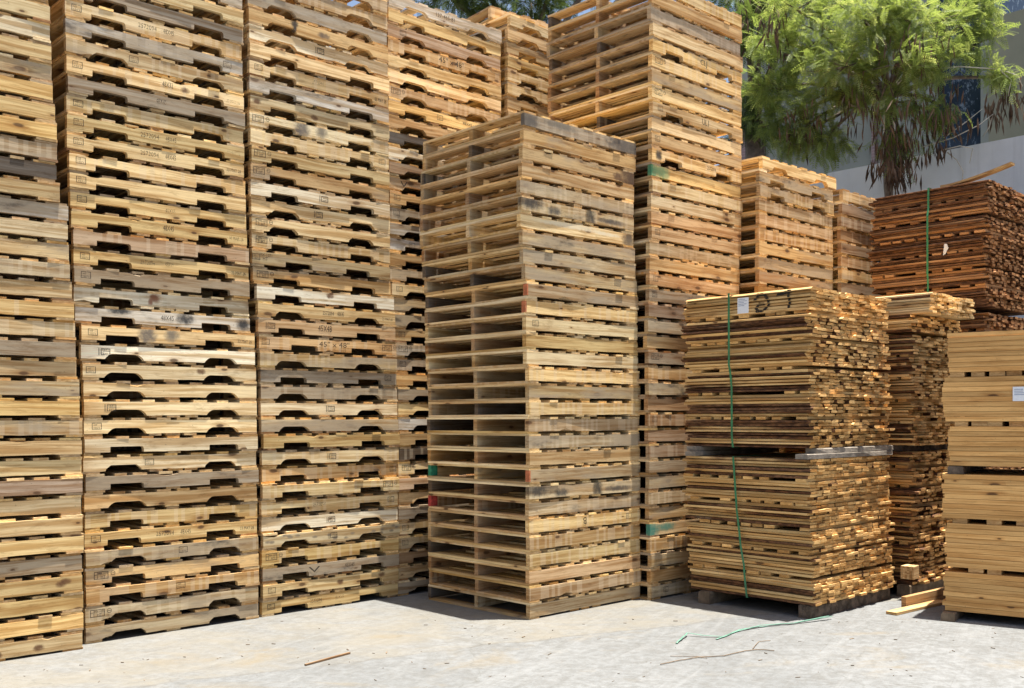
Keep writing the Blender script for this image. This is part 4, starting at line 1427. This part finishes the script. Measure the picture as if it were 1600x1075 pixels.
def cl(px, py, D, rpx, wgt, ts=0.0, droop=.0, rz=.8, rd=.7):
    c = at(px, py, D)
    r_ = rpx / F_PX * D
    return (c, (r_, r_ * rd, r_ * rz), wgt, ts, droop)
D0 = 11.2
main = [cl(1285, 55, D0, 75, 1.2, .08), cl(1350, 30, D0 - .3, 80, 1.3, .12), cl(1430, 45, D0 - .3, 80, 1.3, .12), cl(1490, 35, D0, 62, .9, .05), cl(1350, -55, D0 + .4, 110, 1.0), cl(1480, -45, D0 + .3, 75, .7),
        cl(1225, 85, D0 + .3, 55, .8, .0), cl(1245, 15, D0, 62, .7, .08), cl(1320, 105, D0 - .3, 70, 1.1, .10), cl(1400, 100, D0 - .4, 72, 1.1, .1), cl(1465, 95, D0 - .2, 50, .7, .05), cl(1525, 70, D0 + .1, 38, .4, .05), cl(1540, 10, D0 + .1, 30, .3, .05),
        cl(1285, 150, D0, 52, .8, -.05, .2), cl(1215, 140, D0 + .3, 46, .8, -.02), cl(1195, 60, D0 + .5, 40, .6, 0), cl(1262, 195, D0 + .1, 40, .6, -.2, .4), cl(1300, 205, D0 + .1, 30, .35, -.2, .5), cl(1235, 225, D0 + .2, 30, .22, -.2, .3), cl(1395, 160, D0 - .2, 42, .5, -.05, .3), cl(1405, 205, D0 - .1, 26, .22, -.1, .7),
        cl(1470, 165, D0 - .1, 28, .22, -.02, .2), cl(1350, 140, D0, 40, .4, 0, .1), cl(1555, 120, D0, 14, .08, .1), cl(1215, 190, D0 + .4, 30, .25, -.2, .2)]
pods = [(at(1400, 225, D0 - .15), .14, .17, 200), (at(1403, 262, D0 - .15), .05, .10, 70), (at(1370, 170, D0 - .2), .20, .10, 80), (at(1475, 185, D0 - .2), .18, .09, 80), (at(1345, 140, D0 - .1), .2, .08, 60), (at(1460, 232, D0 - .1), .07, .05, 26),
        (at(1580, 150, D0), .11, .10, 60), (at(1560, 165, D0), .08, .06, 22), (at(1255, 190, D0), .13, .10, 60), (at(1210, 40, D0), .1, .1, 30), (at(1425, 70, D0 - .5), .16, .10, 60), (at(1365, 255, D0), .03, .05, 10), (at(1440, 150, D0), .2, .1, 50)]
tree_main = tree('bright green feathery tree with hanging brown pods above the concrete wall', (at(1395, 300, 12.6)[0], at(1395, 300, 12.6)[1], 0), tuple(at(1390, 150, 12.0)), main, LEAF_BRIGHT, 5600, pods=pods)
# the bare twig that carries pods out to the right
D1 = 14.2
dark = [cl(1190, 60, 13.2, 70, 1, 0, .2), cl(1180, 150, 13.2, 55, .8, -.1, .3), cl(1250, -10, 13.6, 90, 1), cl(1160, -20, 13.4, 90, 1), cl(1170, 200, 13.4, 35, .4, -.1, .3)]
tw_ = []
for (pp) in ([(1440, 230), (1490, 215), (1530, 195), (1552, 178), (1545, 200), (1535, 215)], [(1430, 110), (1500, 104), (1560, 108), (1590, 118), (1598, 135)], [(1470, 235), (1500, 228), (1520, 232), (1515, 255)], [(1475, 215), (1510, 190), (1535, 170)],
             [(1480, 238), (1495, 250), (1505, 268), (1503, 285)], [(1560, 108), (1580, 125), (1575, 150)], [(1330, 165), (1365, 172), (1390, 180)]):
    tw_.append(([tuple(at(x, y, D0 - .15 + .1 * random.random())) for x, y in pp], [.008] + [.006] * (len(pp) - 2) + [.003]))
bt = tree_main
ob_ = link('bare_twigs', tube_mesh('bare_twigs', [([tuple(np.array(q) - np.array(bt.location)) for q in p], r_) for p, r_ in tw_], PALE_TWIG, 5), bt)
tree('dark leafy tree with brown limbs just right of the tallest stack', (at(1172, 300, 13.4)[0], at(1172, 300, 13.4)[1], 0), tuple(at(1178, 190, 13.4)), dark, LEAF_DARK, 2200, scale=1.1, pods=[(at(1195, 35, 12.9), .15, .2, 120)], trunk_r=.2)
back = [cl(700, -5, D1, 45, .6), cl(770, 15, D1, 60, 1.1), cl(830, 5, D1, 60, 1.1), cl(860, -30, D1, 80, 1), cl(740, -50, D1, 80, 1), cl(660, -40, D1, 60, .6), cl(820, 60, D1, 60, .8), cl(950, -60, D1, 90, .8), cl(1080, -60, D1, 90, .8)]
tree('dark green tree showing over the top of the fifth stack', (at(830, 300, D1)[0], at(830, 300, D1)[1], 0), tuple(at(830, 130, D1)), back, LEAF_DARK, 3400, scale=1.1, trunk_r=.2)
print('objects', len(bpy.data.objects))
